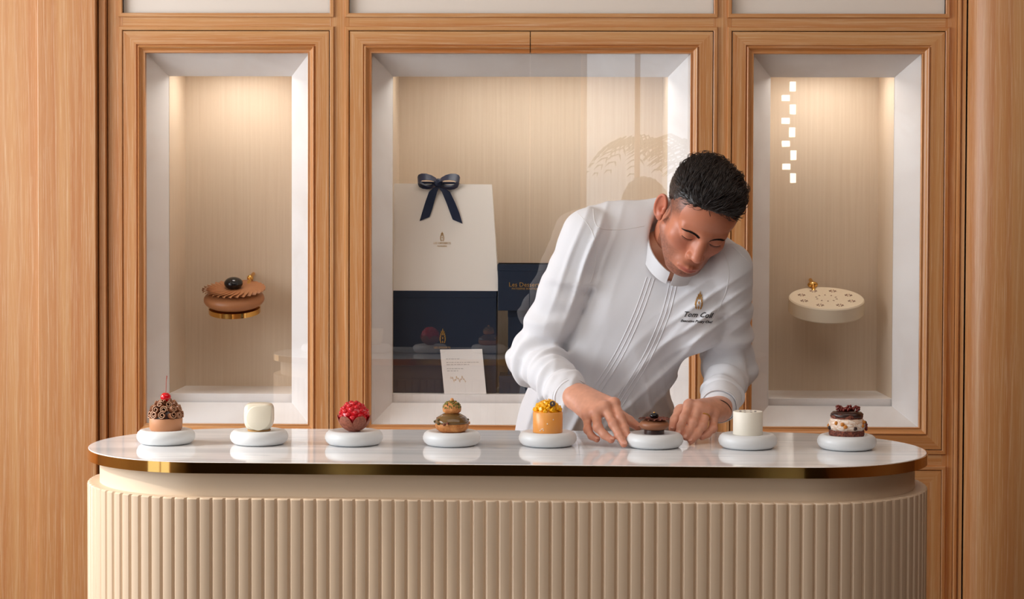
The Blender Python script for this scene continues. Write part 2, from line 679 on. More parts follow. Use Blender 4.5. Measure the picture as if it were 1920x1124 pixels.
for (a, b, nm) in ((x1a, x1b, 'left'), (x2a, x2b, 'middle'), (x3a, x3b, 'right')):
    r = thing('frosted_panel', 'pale frosted panel above the %s display cabinet' % nm, 'panel', ((a + b) / 2, YW + 0.03, ZT1), 0, 'frosted panels above the cabinets')
    o = MB().box(a - 0.002, b + 0.002, YW + 0.018, YW + 0.028, ZT1 - 0.002, ZC).build('panel_sheet', M_frost, parent=r, smooth=False)
    o.matrix_parent_inverse = Matrix.Translation(-Vector(r.location))
    r = thing('lower_cabinet_door', 'plain oak cupboard door under the %s display cabinet' % nm, 'cabinet door', ((a + b) / 2, YW, 0.08), 0, 'plain oak doors below the display cabinets')
    mb = MB()
    sweep(mb, [(a, 0.08), (b, 0.08), (b, ZL1), (a, ZL1)], [(0.0015, YW + .026), (0.0015, YW), (0.06, YW), (0.062, YW + .006), (0.066, YW + .006), (0.066, YW + .02)])
    o = mb.build('door_frame', [WV, WH], parent=r, smooth=False)
    o.matrix_parent_inverse = Matrix.Translation(-Vector(r.location))
    o = MB().box(a + .062, b - .062, YW + .008, YW + .02, 0.142, ZL1 - .062).build('door_panel', WV, parent=r, smooth=False)
    o.matrix_parent_inverse = Matrix.Translation(-Vector(r.location))
struct(MB().box(XS0, XS1, YW + 0.02, YW + 0.05, 0, 0.08).build('baseboard_back', WH, smooth=False))
# dark backing so the hairline gaps between doors and frame read dark
mb = MB()
for (a, b) in ((x1a, x1b), (x2a, x2b), (x3a, x3b)):
    sweep(mb, [(a - .004, ZD0 - .004), (b + .004, ZD0 - .004), (b + .004, ZT0 + .004), (a - .004, ZT0 + .004)], [(0, YW + .0245), (0.02, YW + .0245), (0.02, YW + .0255), (0, YW + .0255)])
struct(mb.build('trim_%d' % k_, M_gap, smooth=False))
k_ += 1

# ------------------------------------------------------------------ counter
CX, CY, CA, CL, CR, CT = -0.0768, 3.8314, -0.0193, 0.594, 0.29, 0.95
M_body = mat('ribbed_cream_lacquer', (222, 197, 170), 0.45)
counter = thing('display_counter', 'long rounded display counter with ribbed cream body, brass edge and white marble top', 'counter', (CX, CY, 0), CA)


def stadium(L, R, n=40):
    pts = []
    for i in range(n + 1):
        a = -PI / 2 + PI * i / n
        pts.append((L + R * math.cos(a), R * math.sin(a)))
    for i in range(n + 1):
        a = PI / 2 + PI * i / n
        pts.append((-L + R * math.cos(a), R * math.sin(a)))
    return pts


TH = 0.0225
mb = MB().prism(stadium(CL, CR - 0.0022), CT - TH + .001, CT)
mb.build('marble_top', M_marble, counter, bevel=0.001, angle=0.5)
# brass band
mb = MB()
so, si = stadium(CL, CR, 48), stadium(CL, CR - 0.0022, 48)
n = len(so)
vs = [(x, y, CT - .0012) for x, y in so] + [(x, y, CT - TH) for x, y in so] + [(x, y, CT - .0012) for x, y in si] + [(x, y, CT - TH) for x, y in si]
fs = []
for i in range(n):
    j = (i + 1) % n
    fs += [(i, j, n + j, n + i), (2 * n + i, 3 * n + i, 3 * n + j, 2 * n + j), (i, 2 * n + i, 2 * n + j, j), (n + i, n + j, 3 * n + j, 3 * n + i)]
mb.add(vs, fs)
mb.build('brass_band', M_brass, counter, angle=0.5)
ZN = CT - TH - 0.049
mb = MB().prism(stadium(CL, CR - 0.026, 48), ZN - 0.004, CT - TH - 0.0005)
mb.build('recessed_neck', M_cream, counter, angle=0.5)
# ribbed body: shallow convex staves along the stadium outline
per = 4 * CL + 2 * PI * (CR + 0.0)
NF = int(round(per / 0.0258))
loop = []
Rb = CR - 0.004
for f in range(NF):
    for s_ in range(6):
        d = (f + s_ / 6.0) / NF * per
        u = s_ / 6.0
        h = 0.0034 * (1 - (2 * u - 1) ** 2) ** 0.5 if s_ else -0.0022
        # point and normal on the outline
        if d < 2 * CL:
            p, nn = (-CL + d, -Rb), (0, -1)
        elif d < 2 * CL + PI * CR:
            a = -PI / 2 + (d - 2 * CL) / CR
            p, nn = (CL + Rb * math.cos(a), Rb * math.sin(a)), (math.cos(a), math.sin(a))
        elif d < 4 * CL + PI * CR:
            p, nn = (CL - (d - 2 * CL - PI * CR), Rb), (0, 1)
        else:
            a = PI / 2 + (d - 4 * CL - PI * CR) / CR
            p, nn = (-CL + Rb * math.cos(a), Rb * math.sin(a)), (math.cos(a), math.sin(a))
        loop.append((p[0] + nn[0] * h, p[1] + nn[1] * h))
mb = MB()
n = len(loop)
loop2 = [(x * 0.997, y * 0.992) for x, y in loop]
mb.add([(x, y, 0.03) for x, y in loop] + [(x, y, ZN - .0025) for x, y in loop] + [(x, y, ZN) for x, y in loop2],
       [(i, (i + 1) % n, n + (i + 1) % n, n + i) for i in range(n)] + [(n + i, n + (i + 1) % n, 2 * n + (i + 1) % n, 2 * n + i) for i in range(n)] + [tuple(range(2 * n, 3 * n)), tuple(range(n))[::-1]])
mb.build('ribbed_body', M_body, counter, angle=0.6)
MB().prism(stadium(CL, CR - 0.03), 0, 0.03).build('plinth', M_brass, counter)

# ------------------------------------------------------------------ things in the middle cabinet
cxo, ix0, ix1, iz1, SH, YBK = cabB[0], *cabB[1:]


def px_at(px, py, Y):
    p = at(px, py, Y)
    return p.x, p.z


def navy_box(px0, px1, pyt, Yf, dep, label, name='gift_box', lid=0.0, zb=None):
    x0, z1 = px_at(px0, pyt, Yf)
    x1 = px_at(px1, pyt, Yf)[0]
    zb = SH if zb is None else zb
    r = thing(name, label, 'box', ((x0 + x1) / 2, Yf + dep / 2, zb), 0, 'navy gift boxes in the middle cabinet')
    w2, d2, h = (x1 - x0) / 2, dep / 2, z1 - zb
    MB().box(-w2 + .001, w2 - .001, -d2 + .001, d2 - .001, 0.0005, h - lid).build('box_base', M_navy, r, smooth=False, bevel=0.001)
    MB().box(-w2, w2, -d2, d2, h - max(lid, .02), h).build('lid', M_navy, r, smooth=False, bevel=0.001)
    return r, x0, x1, z1, h


bigbox, bx0, bx1, bz1, bh = navy_box(722, 931.5, 545.5, 5.29, 0.16, 'largest navy gift box carrying the ivory bag, white card leaning on it')
# gold mark on the big box
p = at(830, 645, 5.289)
vs, fs = emblem_pieces(at(830, 616, 5.289).z - p.z)
o_, f_ = extruded(vs, fs, Matrix.Translation(Vector((p.x, 5.2896, p.z)) - Vector(bigbox.location)), 0.0004)
tv, tf = text_verts('LES DESSERTS', 0.0080)
p2 = at(829, 654, 5.289)
o2, f2 = extruded(tv, tf, Matrix.Translation(Vector((p2.x, 5.2896, p2.z)) - Vector(bigbox.location)), 0.0004)
MB().add(o_, f_).add(o2, f2).build('gold_mark', M_gold, bigbox, smooth=False)['label'] = 'small gold mark above gold lettering'

# stack of three boxes at its right
low, *_r = navy_box(935.5, 1040, 705.5, 5.285, 0.14, 'low navy box with lid at the foot of the stack beside the largest box', lid=0.018)
lz = _r[2]
mid, *_m = navy_box(952, 1046, 582.5, 5.31, 0.11, 'middle navy box of the stack beside the largest box', lid=0.01, zb=lz + .0005)
mz = _m[2]
top, tx0, tx1, tz1, th_ = navy_box(933, 1040, 495.5, 5.275, 0.16, 'topmost navy box of the stack with gold lettering on its front', zb=mz + .0005)
mb = MB()
tv, tf = text_verts('Les Desserts', 0.0185)
pc = at(985, 538, 5.2748)
a_, b_ = extruded(tv, tf, Matrix.Translation(Vector((pc.x, 5.2747, pc.z)) - Vector(top.location)), 0.0004)
mb.add(a_, b_)
tv, tf = text_verts('PATISSERIE BOUTIQUE', 0.0082)
pc = at(986, 543.5, 5.2748)
a_, b_ = extruded(tv, tf, Matrix.Translation(Vector((pc.x, 5.2747, pc.z)) - Vector(top.location)), 0.0004)
mb.add(a_, b_)
mb.build('gold_lettering', M_gold, top, smooth=False)['label'] = 'gold serif lettering'

# ivory bag standing on the big box
bag = thing('gift_bag', 'ivory paper gift bag with navy ribbon bow standing on the largest navy box', 'bag', ((bx0 + bx1) / 2, 5.36, bz1 + .0005))
bo = Vector(bag.location)
zt = at(830, 346, 5.30).z
q = [at(708, 545, 5.292), at(935, 545, 5.292), at(922, 346, 5.315), at(722, 344, 5.315)]
fr_ = [Vector((q[0].x, 5.292, bz1 + .0005)), Vector((q[1].x, 5.292, bz1 + .0005)), Vector((q[2].x, 5.318, q[2].z)), Vector((q[3].x, 5.318, q[3].z))]
bk_ = [Vector((v.x, 5.292 + (0.12 if i < 2 else 0.075), v.z)) for i, v in enumerate(fr_)]
mb = MB()
vs = [v - bo for v in fr_ + bk_]
mb.add(vs, [(0, 1, 2, 3), (5, 4, 7, 6), (0, 4, 5, 1), (1, 5, 6, 2), (4, 0, 3, 7)])
bb = mb.build('paper_body', M_bag, bag, smooth=False)
sd = bb.modifiers.new('thickness', 'SOLIDIFY')
sd.thickness = 0.0008


def bagpt(px, py, out=0.0006):
    """point on the leaning front of the bag"""
    p = at(px, py, 5.305)
    f = (p.z - fr_[0].z) / (fr_[2].z - fr_[0].z)
    return Vector((p.x, 5.292 + f * 0.026 - out, p.z))


a0 = bagpt(829, 453)
vs, fs = emblem_pieces(0.030)
th = math.atan2(0.026, fr_[2].z - fr_[0].z)
RB = Matrix.Translation(a0 - bo) @ Matrix.Rotation(-th, 4, 'X')
a_, b_ = extruded(vs, fs, RB, 0.0003)
mb = MB().add(a_, b_)
for s_, tx, dz in ((0.0085, 'LES DESSERTS', -0.008), (0.006, 'PATISSERIE', -0.016)):
    tv, tf = text_verts(tx, s_)
    a_, b_ = extruded(tv, tf, RB @ Matrix.Translation((0, 0, dz)), 0.0003)
    mb.add(a_, b_)
mb.build('gold_mark', M_gold, bag, smooth=False)['label'] = 'tiny gold mark printed on the bag front'


def ribbon(mb, pts, wd, th=0.0008):
    """band along pts (x, out, z); width vector per point is given"""
    n_ = len(pts)
    vs = []
    for (p, wv) in pts:
        p, wv = Vector(p), Vector(wv)
        for s1 in (-.5, .5):
            vs.append(p + wv * s1)
    nrm_ = []
    for i in range(n_):
        a = Vector(pts[min(i + 1, n_ - 1)][0]) - Vector(pts[max(i - 1, 0)][0])
        nn = a.cross(Vector(pts[i][1]))
        nrm_.append(nn.normalized() * th if nn.length > 0 else Vector((0, -th, 0)))
    vs2 = [vs[i] + nrm_[i // 2] for i in range(2 * n_)]
    allv = vs + vs2
    fs = []
    m = 2 * n_
    for i in range(n_ - 1):
        a, b, c, d = 2 * i, 2 * i + 1, 2 * i + 3, 2 * i + 2
        fs += [(a, b, c, d), (a + m, d + m, c + m, b + m), (a, d, d + m, a + m), (b, b + m, c + m, c)]
    fs += [(0, m, m + 1, 1), (m - 2, m - 1, 2 * m - 1, 2 * m - 2)]
    mb.add(allv, fs)


bow = MB()
kx, ky = 822, 346
K = bagpt(kx, ky, 0.008)


def bp(px, py, out):
    v = bagpt(px, py, out)
    return v - bo


for path, wv in (
    (((822, 347, .010), (826, 362, .012), (806, 378, .006), (801, 395, .004), (796, 411, .003)), None),
    (((822, 347, .010), (836, 360, .012), (845, 380, .006), (852, 398, .004), (858, 416, .003)), None)):
    pts = []
    for i, (a, b, o1) in enumerate(path[:1] + path[1:]):
        pts.append((a, b, o1))
    if pts[-1][0] < 822:
        pts[1] = (812, 360, .012)
    # widths
    ws = [0.012, 0.024, 0.026, 0.027, 0.029]
    sub_ = []
    for i in range(len(pts)):
        p = bp(*pts[i])
        slant = 0.35 if i == len(pts) - 1 else 0.0
        sgn = -1 if pts[-1][0] < 822 else 1
        sub_.append((p, Vector((ws[i], 0.001, -slant * ws[i] * (-sgn) * 0.9 if False else (0.012 if sgn < 0 else -0.012) * (i == len(pts) - 1)))))
    ribbon(bow, sub_, 0)
for sgn, ext, up, low_ in ((-1, 783, 328, 347), (1, 861, 333, 346)):
    # loop: out along the lower side, back along the upper side
    cx = kx
    seq = []
    for i in range(13):
        u = i / 12
        ang = PI * 2 * u
        xx = cx + (ext - cx) * (0.5 - 0.5 * math.cos(ang)) ** 0.8
        yy = 342 + (-9 * math.sin(ang)) + (0.5 - 0.5 * math.cos(ang)) * (-3 if sgn < 0 else -2)
        oo = 0.012 + 0.008 * math.sin(ang)
        wv = Vector((0.003 * sgn, 0.020, 0.010 + 0.012 * math.sin(ang / 2)))
        seq.append((bp(xx, yy, oo), wv))
    ribbon(bow, seq, 0)
kk = bp(kx, 343, .012)
bow.ball(kk, (0.0135, 0.010, 0.013), seg=12, rings=8)
o = bow.build('ribbon_bow', M_ribbon, bag, angle=0.9)
o['label'] = 'navy satin bow with two tails'
hd = MB()
hd.tube([bp(770, 352, -.01), bp(790, 342, -.004), bp(822, 343, .004), bp(850, 343, -.004), bp(878, 351, -.01)], 0.003, 6)
hd.build('ribbon_handle', M_ribbon, bag)

# white card leaning against the big box
cq = [at(833, 738, 5.262), at(912, 736, 5.262), at(904, 655, 5.285), at(825, 656, 5.285)]
cq = [Vector((cq[0].x, 5.264, SH + .0006)), Vector((cq[1].x, 5.264, SH + .0006)), Vector((cq[2].x, 5.2865, cq[2].z)), Vector((cq[3].x, 5.2865, cq[3].z))]
card = thing('note_card', 'white note card with printed lines leaning against the largest navy box', 'card', tuple((cq[0] + cq[1]) / 2))
co = Vector(card.location)
nrm = (cq[1] - cq[0]).cross(cq[3] - cq[0]).normalized()      # faces the room (-y)
if nrm.y > 0:
    nrm = -nrm
vs = [v - co for v in cq] + [v - co + nrm * 0.0015 for v in cq]
MB().add(vs, [(0, 1, 2, 3)[::-1], (4, 5, 6, 7), (0, 1, 5, 4), (1, 2, 6, 5), (2, 3, 7, 6), (3, 0, 4, 7)]).build('card_sheet', M_card, card, smooth=False)


def cpt(u, v):
    a = cq[0].lerp(cq[1], u)
    b = cq[3].lerp(cq[2], u)
    return a.lerp(b, v) - co + nrm * 0.0017


mb = MB()
for (u0, u1, v) in ((0.12, 0.44, 0.78), (0.12, 0.90, 0.70), (0.12, 0.66, 0.652), (0.12, 0.52, 0.56), (0.12, 0.40, 0.51)):
    u = u0
    while u < u1:                       # words
        wd = random.uniform(0.03, 0.085)
        a, b = cpt(u, v), cpt(min(u + wd, u1), v)
        h = 0.0011
        dz = Vector((0, 0, h))
        mb.add([a, b, b + dz, a + dz] + [p_ + nrm * .0002 for p_ in (a, b, b + dz, a + dz)], [(0, 1, 2, 3), (4, 5, 6, 7), (0, 1, 5, 4), (1, 2, 6, 5), (2, 3, 7, 6), (3, 0, 4, 7)])
        u += wd + 0.018
mb.build('printed_lines', M_ink, card, smooth=False)
mb = MB()
pts = [cpt(0.18 + 0.36 * i / 40, 0.33 + 0.035 * math.sin(i * 1.25) + 0.04 * math.sin(i * 0.45)) for i in range(41)]
mb.tube(pts, 0.0005, 4)
mb.build('signature', M_gold, card)['label'] = 'gold handwritten signature'

# ------------------------------------------------------------------ plates and pastries
M_choc = mat('milk_chocolate', (150, 98, 68), 0.42)
M_tart = mat('tart_shell', (196, 138, 98), 0.5)
M_cutedge = mat('chocolate_cut_edge', (196, 150, 118), 0.55)
M_dark = mat('dark_chocolate', (52, 28, 22), 0.3)
M_pearl = mat('black_pearl_glaze', (10, 10, 16), 0.06)
M_cherry = mat('cherry_glaze', (206, 8, 26), 0.12, Subsurface_Weight=0.1)
M_stem = mat('cherry_stem', (176, 60, 40), 0.5)
M_creamg = mat('white_chocolate_glaze', (240, 232, 212), 0.22)
M_biscuit = mat('golden_biscuit', (206, 158, 96), 0.6)
M_rasp = mat('raspberry_glaze', (206, 22, 36), 0.14)
M_petal = mat('brown_petal', (150, 84, 62), 0.5)
t = NT(M_petal)
t.l(t.ramp(t.noise(t.coords((1, 1, 1)), 220, 3), [(0.35, (136, 74, 54)), (0.7, (176, 104, 80))]), t.b.inputs['Base Color'])
M_chou = mat('choux_crust', (204, 132, 70), 0.6)
t = NT(M_chou)
nz = t.noise(t.coords((1, 1, 1)), 90, 5, 0.7)
t.l(t.ramp(nz, [(0.35, (178, 104, 46)), (0.65, (224, 158, 92))]), t.b.inputs['Base Color'])
t.bump(nz, 0.6, 0.002)
M_olive = mat('pistachio_glaze', (112, 84, 48), 0.12)
M_pist = mat('pistachio_crumb', (128, 126, 52), 0.6)
M_pist2 = mat('dark_pistachio_crumb', (84, 72, 34), 0.6)
M_nut = mat('toasted_nut', (214, 150, 88), 0.45)
M_orange = mat('orange_glaze', (240, 164, 84), 0.3, Subsurface_Weight=0.1)
M_mango = mat('mango_cube', (250, 184, 20), 0.25)
M_whitechoc = mat('white_velvet', (240, 234, 220), 0.5)
M_meringue = mat('whipped_cream', (236, 214, 192), 0.45)
t = NT(M_meringue)
t.l(t.ramp(t.noise(t.coords((30, 30, 60)), 1.2, 3, 0.5, 2), [(0.4, (246, 234, 222)), (0.5, (214, 178, 150)), (0.6, (240, 222, 206))]), t.b.inputs['Base Color'])
M_caramel = mat('caramel_pieces', (198, 124, 42), 0.2)
M_sponge = mat('cocoa_sponge', (104, 54, 40), 0.8)
t = NT(M_sponge)
nz = t.noise(t.coords((1, 1, 1)), 260, 3, 0.6)
t.l(t.ramp(nz, [(0.4, (78, 36, 28)), (0.6, (140, 78, 58))]), t.b.inputs['Base Color'])
t.bump(nz, 0.8, 0.001)
M_cluster = mat('red_brown_cluster', (112, 34, 26), 0.25)

plate_prof = [(0, 0.0), (0.047, 0.0), (0.053, 0.0016), (0.0585, 0.0062), (0.0615, 0.0125), (0.0618, 0.0180), (0.0592, 0.0248), (0.0545, 0.0290), (0.0490, 0.0304), (0.0440, 0.0292), (0.0395, 0.0278), (0, 0.0278)]
PX = (302, 479, 659, 845, 1027, 1229, 1407, 1595)
BOT = (838, 839, 840, 841, 842, 845, 846.5, 848.5)
names = ('chocolate curl tart with the cherry', 'cream white cube pastry', 'raspberry pastry', 'stacked choux pastry',
         'orange mango cake', 'chocolate petal tart between the hands', 'white cylinder cake', 'caramel and chocolate cake')
PLATES = []
plate0 = None
for i, (px, by) in enumerate(zip(PX, BOT)):
    p = CAM + (at(px, by - 0.6, 1.0) - CAM) * 1.0
    d = p - CAM
    tt = (CT - CAM.z) / d.z
    fp = CAM + d * tt
    c = Vector((fp.x, fp.y + 0.050, CT + 0.0003))
    lab = 'white rounded ceramic plate under the ' + names[i]
    if plate0 is None:
        o = MB().lathe(plate_prof, 64).build('plate', M_white, angle=3)
        plate0 = o
    else:
        o = plate0.copy()
        COL.objects.link(o)
    o.location = c
    o.rotation_euler.z = i * 0.9
    tag(o, lab, 'plate', 'white plates in a row on the marble')
    PLATES.append(c)
TOPZ = 0.0281


def on_plate(i, name, label, cat='pastry', rz=0.0):
    c = PLATES[i]
    return thing(name, label, cat, (c.x, c.y, c.z + TOPZ), rz)


# 1 chocolate curl tart
r = on_plate(0, 'chocolate_tart', 'round tart covered in chocolate curls with a red cherry on top')
MB().lathe([(0, 0.0), (0.0315, 0), (0.0345, 0.004), (0.0350, 0.024), (0.0340, 0.0265), (0, 0.0265)], 48).build('tart_shell', M_tart, r, angle=0.9)


def curl(mb, pos, out, rad, length, turns=1.7, ph=0.0, tilt=0.0):
    out = Vector(out).normalized()
    up = Vector((0, 0, 1)) if abs(out.z) < 0.9 else Vector((1, 0, 0))
    s1 = out.cross(up).normalized()
    s2 = s1.cross(out)
    N = 22
    th = rad * 0.095
    inner, outer = [], []
    for i in range(N + 1):
        u = i / N
        a = ph + turns * 2 * PI * u
        rr = rad * (0.26 + 0.74 * u)
        d = math.cos(a) * s1 + math.sin(a) * s2
        inner.append(d * (rr - th))
        outer.append(d * (rr + th))
    vs = []
    for L_ in (-length / 2, length / 2):
        for i in range(N + 1):
            vs.append(Vector(pos) + inner[i] + out * L_)
        for i in range(N + 1):
            vs.append(Vector(pos) + outer[i] + out * L_)
    n = N + 1
    fb, fe = [], []
    for i in range(N):
        fb += [(i, i + 1, 2 * n + i + 1, 2 * n + i), (n + i, 3 * n + i, 3 * n + i + 1, n + i + 1)]
        fe += [(2 * n + i, 2 * n + i + 1, 3 * n + i + 1, 3 * n + i), (i, n + i, n + i + 1, i + 1)]
    fe += [(0, 2 * n, 3 * n, n), (N, n + N, 3 * n + N, 2 * n + N)]
    mb.add(vs, fb, 0)
    o = len(mb.v) - len(vs)
    mb.f += [tuple(k + o for k in f) for f in fe]
    mb.m += [1] * len(fe)


MB().lathe([(0, 0.026), (0.031, 0.026), (0.030, 0.036), (0.022, 0.048), (0.010, 0.054), (0, 0.055)], 24).build('ganache_dome', M_dark, r)
rng = random.Random(3)
rows = [(11, 0.0300, 0.0345, 0.0083, 0.05), (9, 0.0262, 0.0455, 0.0080, 0.22), (7, 0.0180, 0.0545, 0.0074, 0.45), (4, 0.0085, 0.0600, 0.0062, 0.8)]
for (cnt, rr, zz, rad, el) in rows:
    off = rng.random()
    for k in range(cnt):
        a = 2 * PI * (k + off) / cnt + rng.uniform(-.08, .08)
        jit = rng.uniform(-.5, .5)
        dr = Vector((math.cos(a + jit * .6), math.sin(a + jit * .6), el + rng.uniform(-.15, .2)))
        mb = MB()
        curl(mb, (rr * math.cos(a), rr * math.sin(a), zz), dr, rad * rng.uniform(.92, 1.08), 0.013, rng.choice((1.4, 1.7, 1.9)), rng.uniform(0, 6))
        mb.build('chocolate_curl', [M_choc, M_cutedge], r, angle=0.8)
ch = MB().ball((0.0, -0.002, 0.0705), (0.0110, 0.0110, 0.0105), seg=24, rings=14, disp=lambda d: 1 - 0.14 * math.exp(-((d.x ** 2 + d.y ** 2) / 0.05)) * (d.z > 0)).build('cherry', M_cherry, r, angle=3)
MB().tube([(0, -.002, .079), (0.0008, -.002, .090), (0.0010, -.002, .103), (0.0026, -.002, .1165)], [0.0007, 0.0006, 0.0006, 0.0010], 6).build('stem', M_stem, ch)

# 2 white cube with a wrapped leaf
r = on_plate(1, 'cube_pastry', 'cream white rounded cube pastry with a smooth wrapped side', rz=0.06)
MB().lathe([(0, 0), (0.024, 0), (0.025, 0.003), (0, 0.003)], 32).build('biscuit_base', M_biscuit, r)


def superbox(hx, hy, hz, cz, e=5.0, seg=40, rings=26, fn=None):
    vs, fs = [], []
    for i in range(rings + 1):
        v = PI * i / rings
        for k in range(seg):
            u = 2 * PI * k / seg
            d = Vector((math.sin(v) * math.cos(u), math.sin(v) * math.sin(u), math.cos(v)))
            q = (abs(d.x) ** e + abs(d.y) ** e + abs(d.z) ** e) ** (-1 / e)
            p = Vector((d.x * q * hx, d.y * q * hy, d.z * q * hz + cz))
            vs.append(fn(p) if fn else p)
    for i in range(rings):
        for k in range(seg):
            k2 = (k + 1) % seg
            fs.append((i * seg + k, (i + 1) * seg + k, (i + 1) * seg + k2, i * seg + k2))
    return vs, fs


def taper(p):
    f = 0.90 + 0.10 * min(1, max(0, (p.z - 0.003) / 0.02))
    return Vector((p.x * f, p.y * f, p.z))


mb = MB().add(*superbox(0.0308, 0.0308, 0.0285, 0.0310, 5, fn=taper))
mb.build('glazed_cube', M_creamg, r, angle=3)
# the wrap: a rounded sheet whose outline is round at left and pointed at the upper right
outl = []
for i in range(30):
    a = PI / 2 + (2 * PI * 0.75) * i / 29
    outl.append((0.0265 * math.cos(a) + 0.001, 0.0265 * math.sin(a)))
outl += [(0.0285, 0.010), (0.0290, 0.0265), (0.012, 0.0270)]
mb = MB()
for j, (ins, yy) in enumerate(((0, -0.0285), (0, -0.0325), (0.0022, -0.0340))):
    for (x, z) in outl:
        s_ = 1 - ins / 0.027
        mb.v.append((x * s_ + 0.0005, yy, z * s_ + 0.0305))
n = len(outl)
for j in range(2):
    for i in range(n):
        mb.f.append((j * n + i, j * n + (i + 1) % n, (j + 1) * n + (i + 1) % n, (j + 1) * n + i))
        mb.m.append(0)
mb.f.append(tuple(range(2 * n, 3 * n)))
mb.m.append(0)
mb.build('wrapped_petal', M_creamg, r, angle=1.0)

# 3 raspberry pastry
r = on_plate(2, 'raspberry_pastry', 'ball shaped raspberry pastry held in brown chocolate petals')
MB().ball((0, 0, 0.0315), (0.0300, 0.0300, 0.0300), seg=28, rings=18).build('raspberry_core', M_rasp, r)
rng = random.Random(5)
for k in range(46):
    zf = 1 - (k + 0.5) / 46 * 1.25
    a = k * 2.39996
    s_ = math.sqrt(max(0, 1 - zf * zf))
    d = Vector((s_ * math.cos(a), s_ * math.sin(a), zf))
    rr = rng.uniform(0.0052, 0.0066)
    q = d.to_track_quat('Z', 'Y').to_matrix().to_4x4()
    ph = rng.uniform(0, 6)
    mb = MB().ball(Vector((0, 0, 0.0315)) + d * 0.0295, (rr, rr * .85, rr * .8), M=q, seg=12, rings=8,
                   disp=lambda v: 1 + 0.10 * math.sin(7 * v.x + ph) * math.sin(8 * v.y))
    mb.build('raspberry_piece', M_rasp, r, angle=3)
for k in range(6):
    a = -PI / 2 + 0.52 + k * 2 * PI / 6
    mb = MB()
    vs, fs = [], []
    NU, NV = 14, 12
    for sh in (0.0338, 0.0350):
        for i in range(NU + 1):
            for j in range(NV + 1):
                u, v = i / NU, -1 + 2 * j / NV
                hw = 0.52 * math.sqrt(max(0, 1 - (1.0 * (u - 0.52) / 0.50) ** 2)) + 0.02
                el = -1.42 + u * 1.42
                az = a + v * hw * (0.9 + 0.25 * math.cos(el)) / max(0.55, math.cos(el) + 0.2)
                rr = sh + 0.0006 * (k % 2) + 0.0012 * u
                vs.append((rr * math.cos(el) * math.cos(az), rr * math.cos(el) * math.sin(az), 0.0345 + rr * math.sin(el)))
    m_ = (NU + 1) * (NV + 1)
    for s_ in range(2):
        for i in range(NU):
            for j in range(NV):
                q = s_ * m_ + i * (NV + 1) + j
                fs.append((q, q + 1, q + NV + 2, q + NV + 1))
    edge = [(i, 0) for i in range(NU)] + [(NU, j) for j in range(NV)] + [(i, NV) for i in range(NU, 0, -1)] + [(0, j) for j in range(NV, 0, -1)]
    ids = [i * (NV + 1) + j for i, j in edge]
    for i in range(len(ids)):
        b_ = ids[(i + 1) % len(ids)]
        fs.append((ids[i], b_, b_ + m_, ids[i] + m_))
    mb.add(vs, fs)
    mb.build('chocolate_petal', M_petal, r, angle=1.2)
MB().lathe([(0, 0), (0.012, 0), (0.015, 0.004), (0, 0.004)], 24).build('base', M_petal, r)

# 4 stacked choux
r = on_plate(3, 'choux_pastry', 'two stacked choux buns with green pistachio glaze and a nut')
wob = lambda d: 1 + 0.02 * math.sin(5 * d.x + 2) * math.sin(4 * d.y)
MB().lathe([(0, 0), (0.026, 0), (0.0335, 0.006), (0.0360, 0.014), (0.0345, 0.022), (0.027, 0.030), (0.012, 0.036), (0, 0.037)], 40, wob=lambda a, z: 1 + 0.02 * math.sin(5 * a)).build('large_choux', M_chou, r, angle=3)
MB().lathe([(0.0362, 0.0185), (0.0355, 0.0235), (0.0295, 0.0320), (0.018, 0.0385), (0, 0.0405)], 48,
           wob=lambda a, z: 1 + (0.015 * math.sin(6 * a + 1) if z < 0.03 else 0)).build('olive_glaze', M_olive, r, angle=3)
MB().lathe([(0, 0.0385), (0.013, 0.0385), (0.0190, 0.043), (0.0200, 0.049), (0.018, 0.056), (0.012, 0.0625), (0, 0.0645)], 36, wob=lambda a, z: 1 + 0.02 * math.sin(4 * a)).build('small_choux', M_chou, r, angle=3)
rng = random.Random(9)
for k in range(150):
    zf = rng.uniform(-0.05, 1)
    a = k * 2.39996
    s_ = math.sqrt(1 - zf * zf)
    p = Vector((0.0185 * s_ * math.cos(a), 0.0185 * s_ * math.sin(a), 0.0510 + 0.0145 * zf))
    MB().ball(p, (rng.uniform(.0018, .0032), rng.uniform(.0012, .0022), .0014), M=Euler((rng.random() * 3, rng.random() * 3, rng.random() * 6)).to_matrix().to_4x4(), seg=6, rings=4).build('pistachio_crumb', M_pist if k % 3 else M_pist2, r, smooth=False)
for k in range(11):
    a = rng.uniform(0, 2 * PI)
    zz = rng.uniform(0.018, 0.030)
    rr = 0.0365 - max(0, zz - 0.022) * 0.7
    MB().ball((rr * math.cos(a), rr * math.sin(a), zz), (rng.uniform(.0032, .0048), .0028, .0028), M=Euler((0, 0, rng.random() * 6)).to_matrix().to_4x4(), seg=8, rings=5).build('nut_piece', (M_pist2, M_nut, M_sponge)[k % 3], r, angle=1)
MB().ball((0, -.001, 0.0675), (0.0042, 0.0036, 0.0045), seg=10, rings=7).build('nut', M_nut, r)

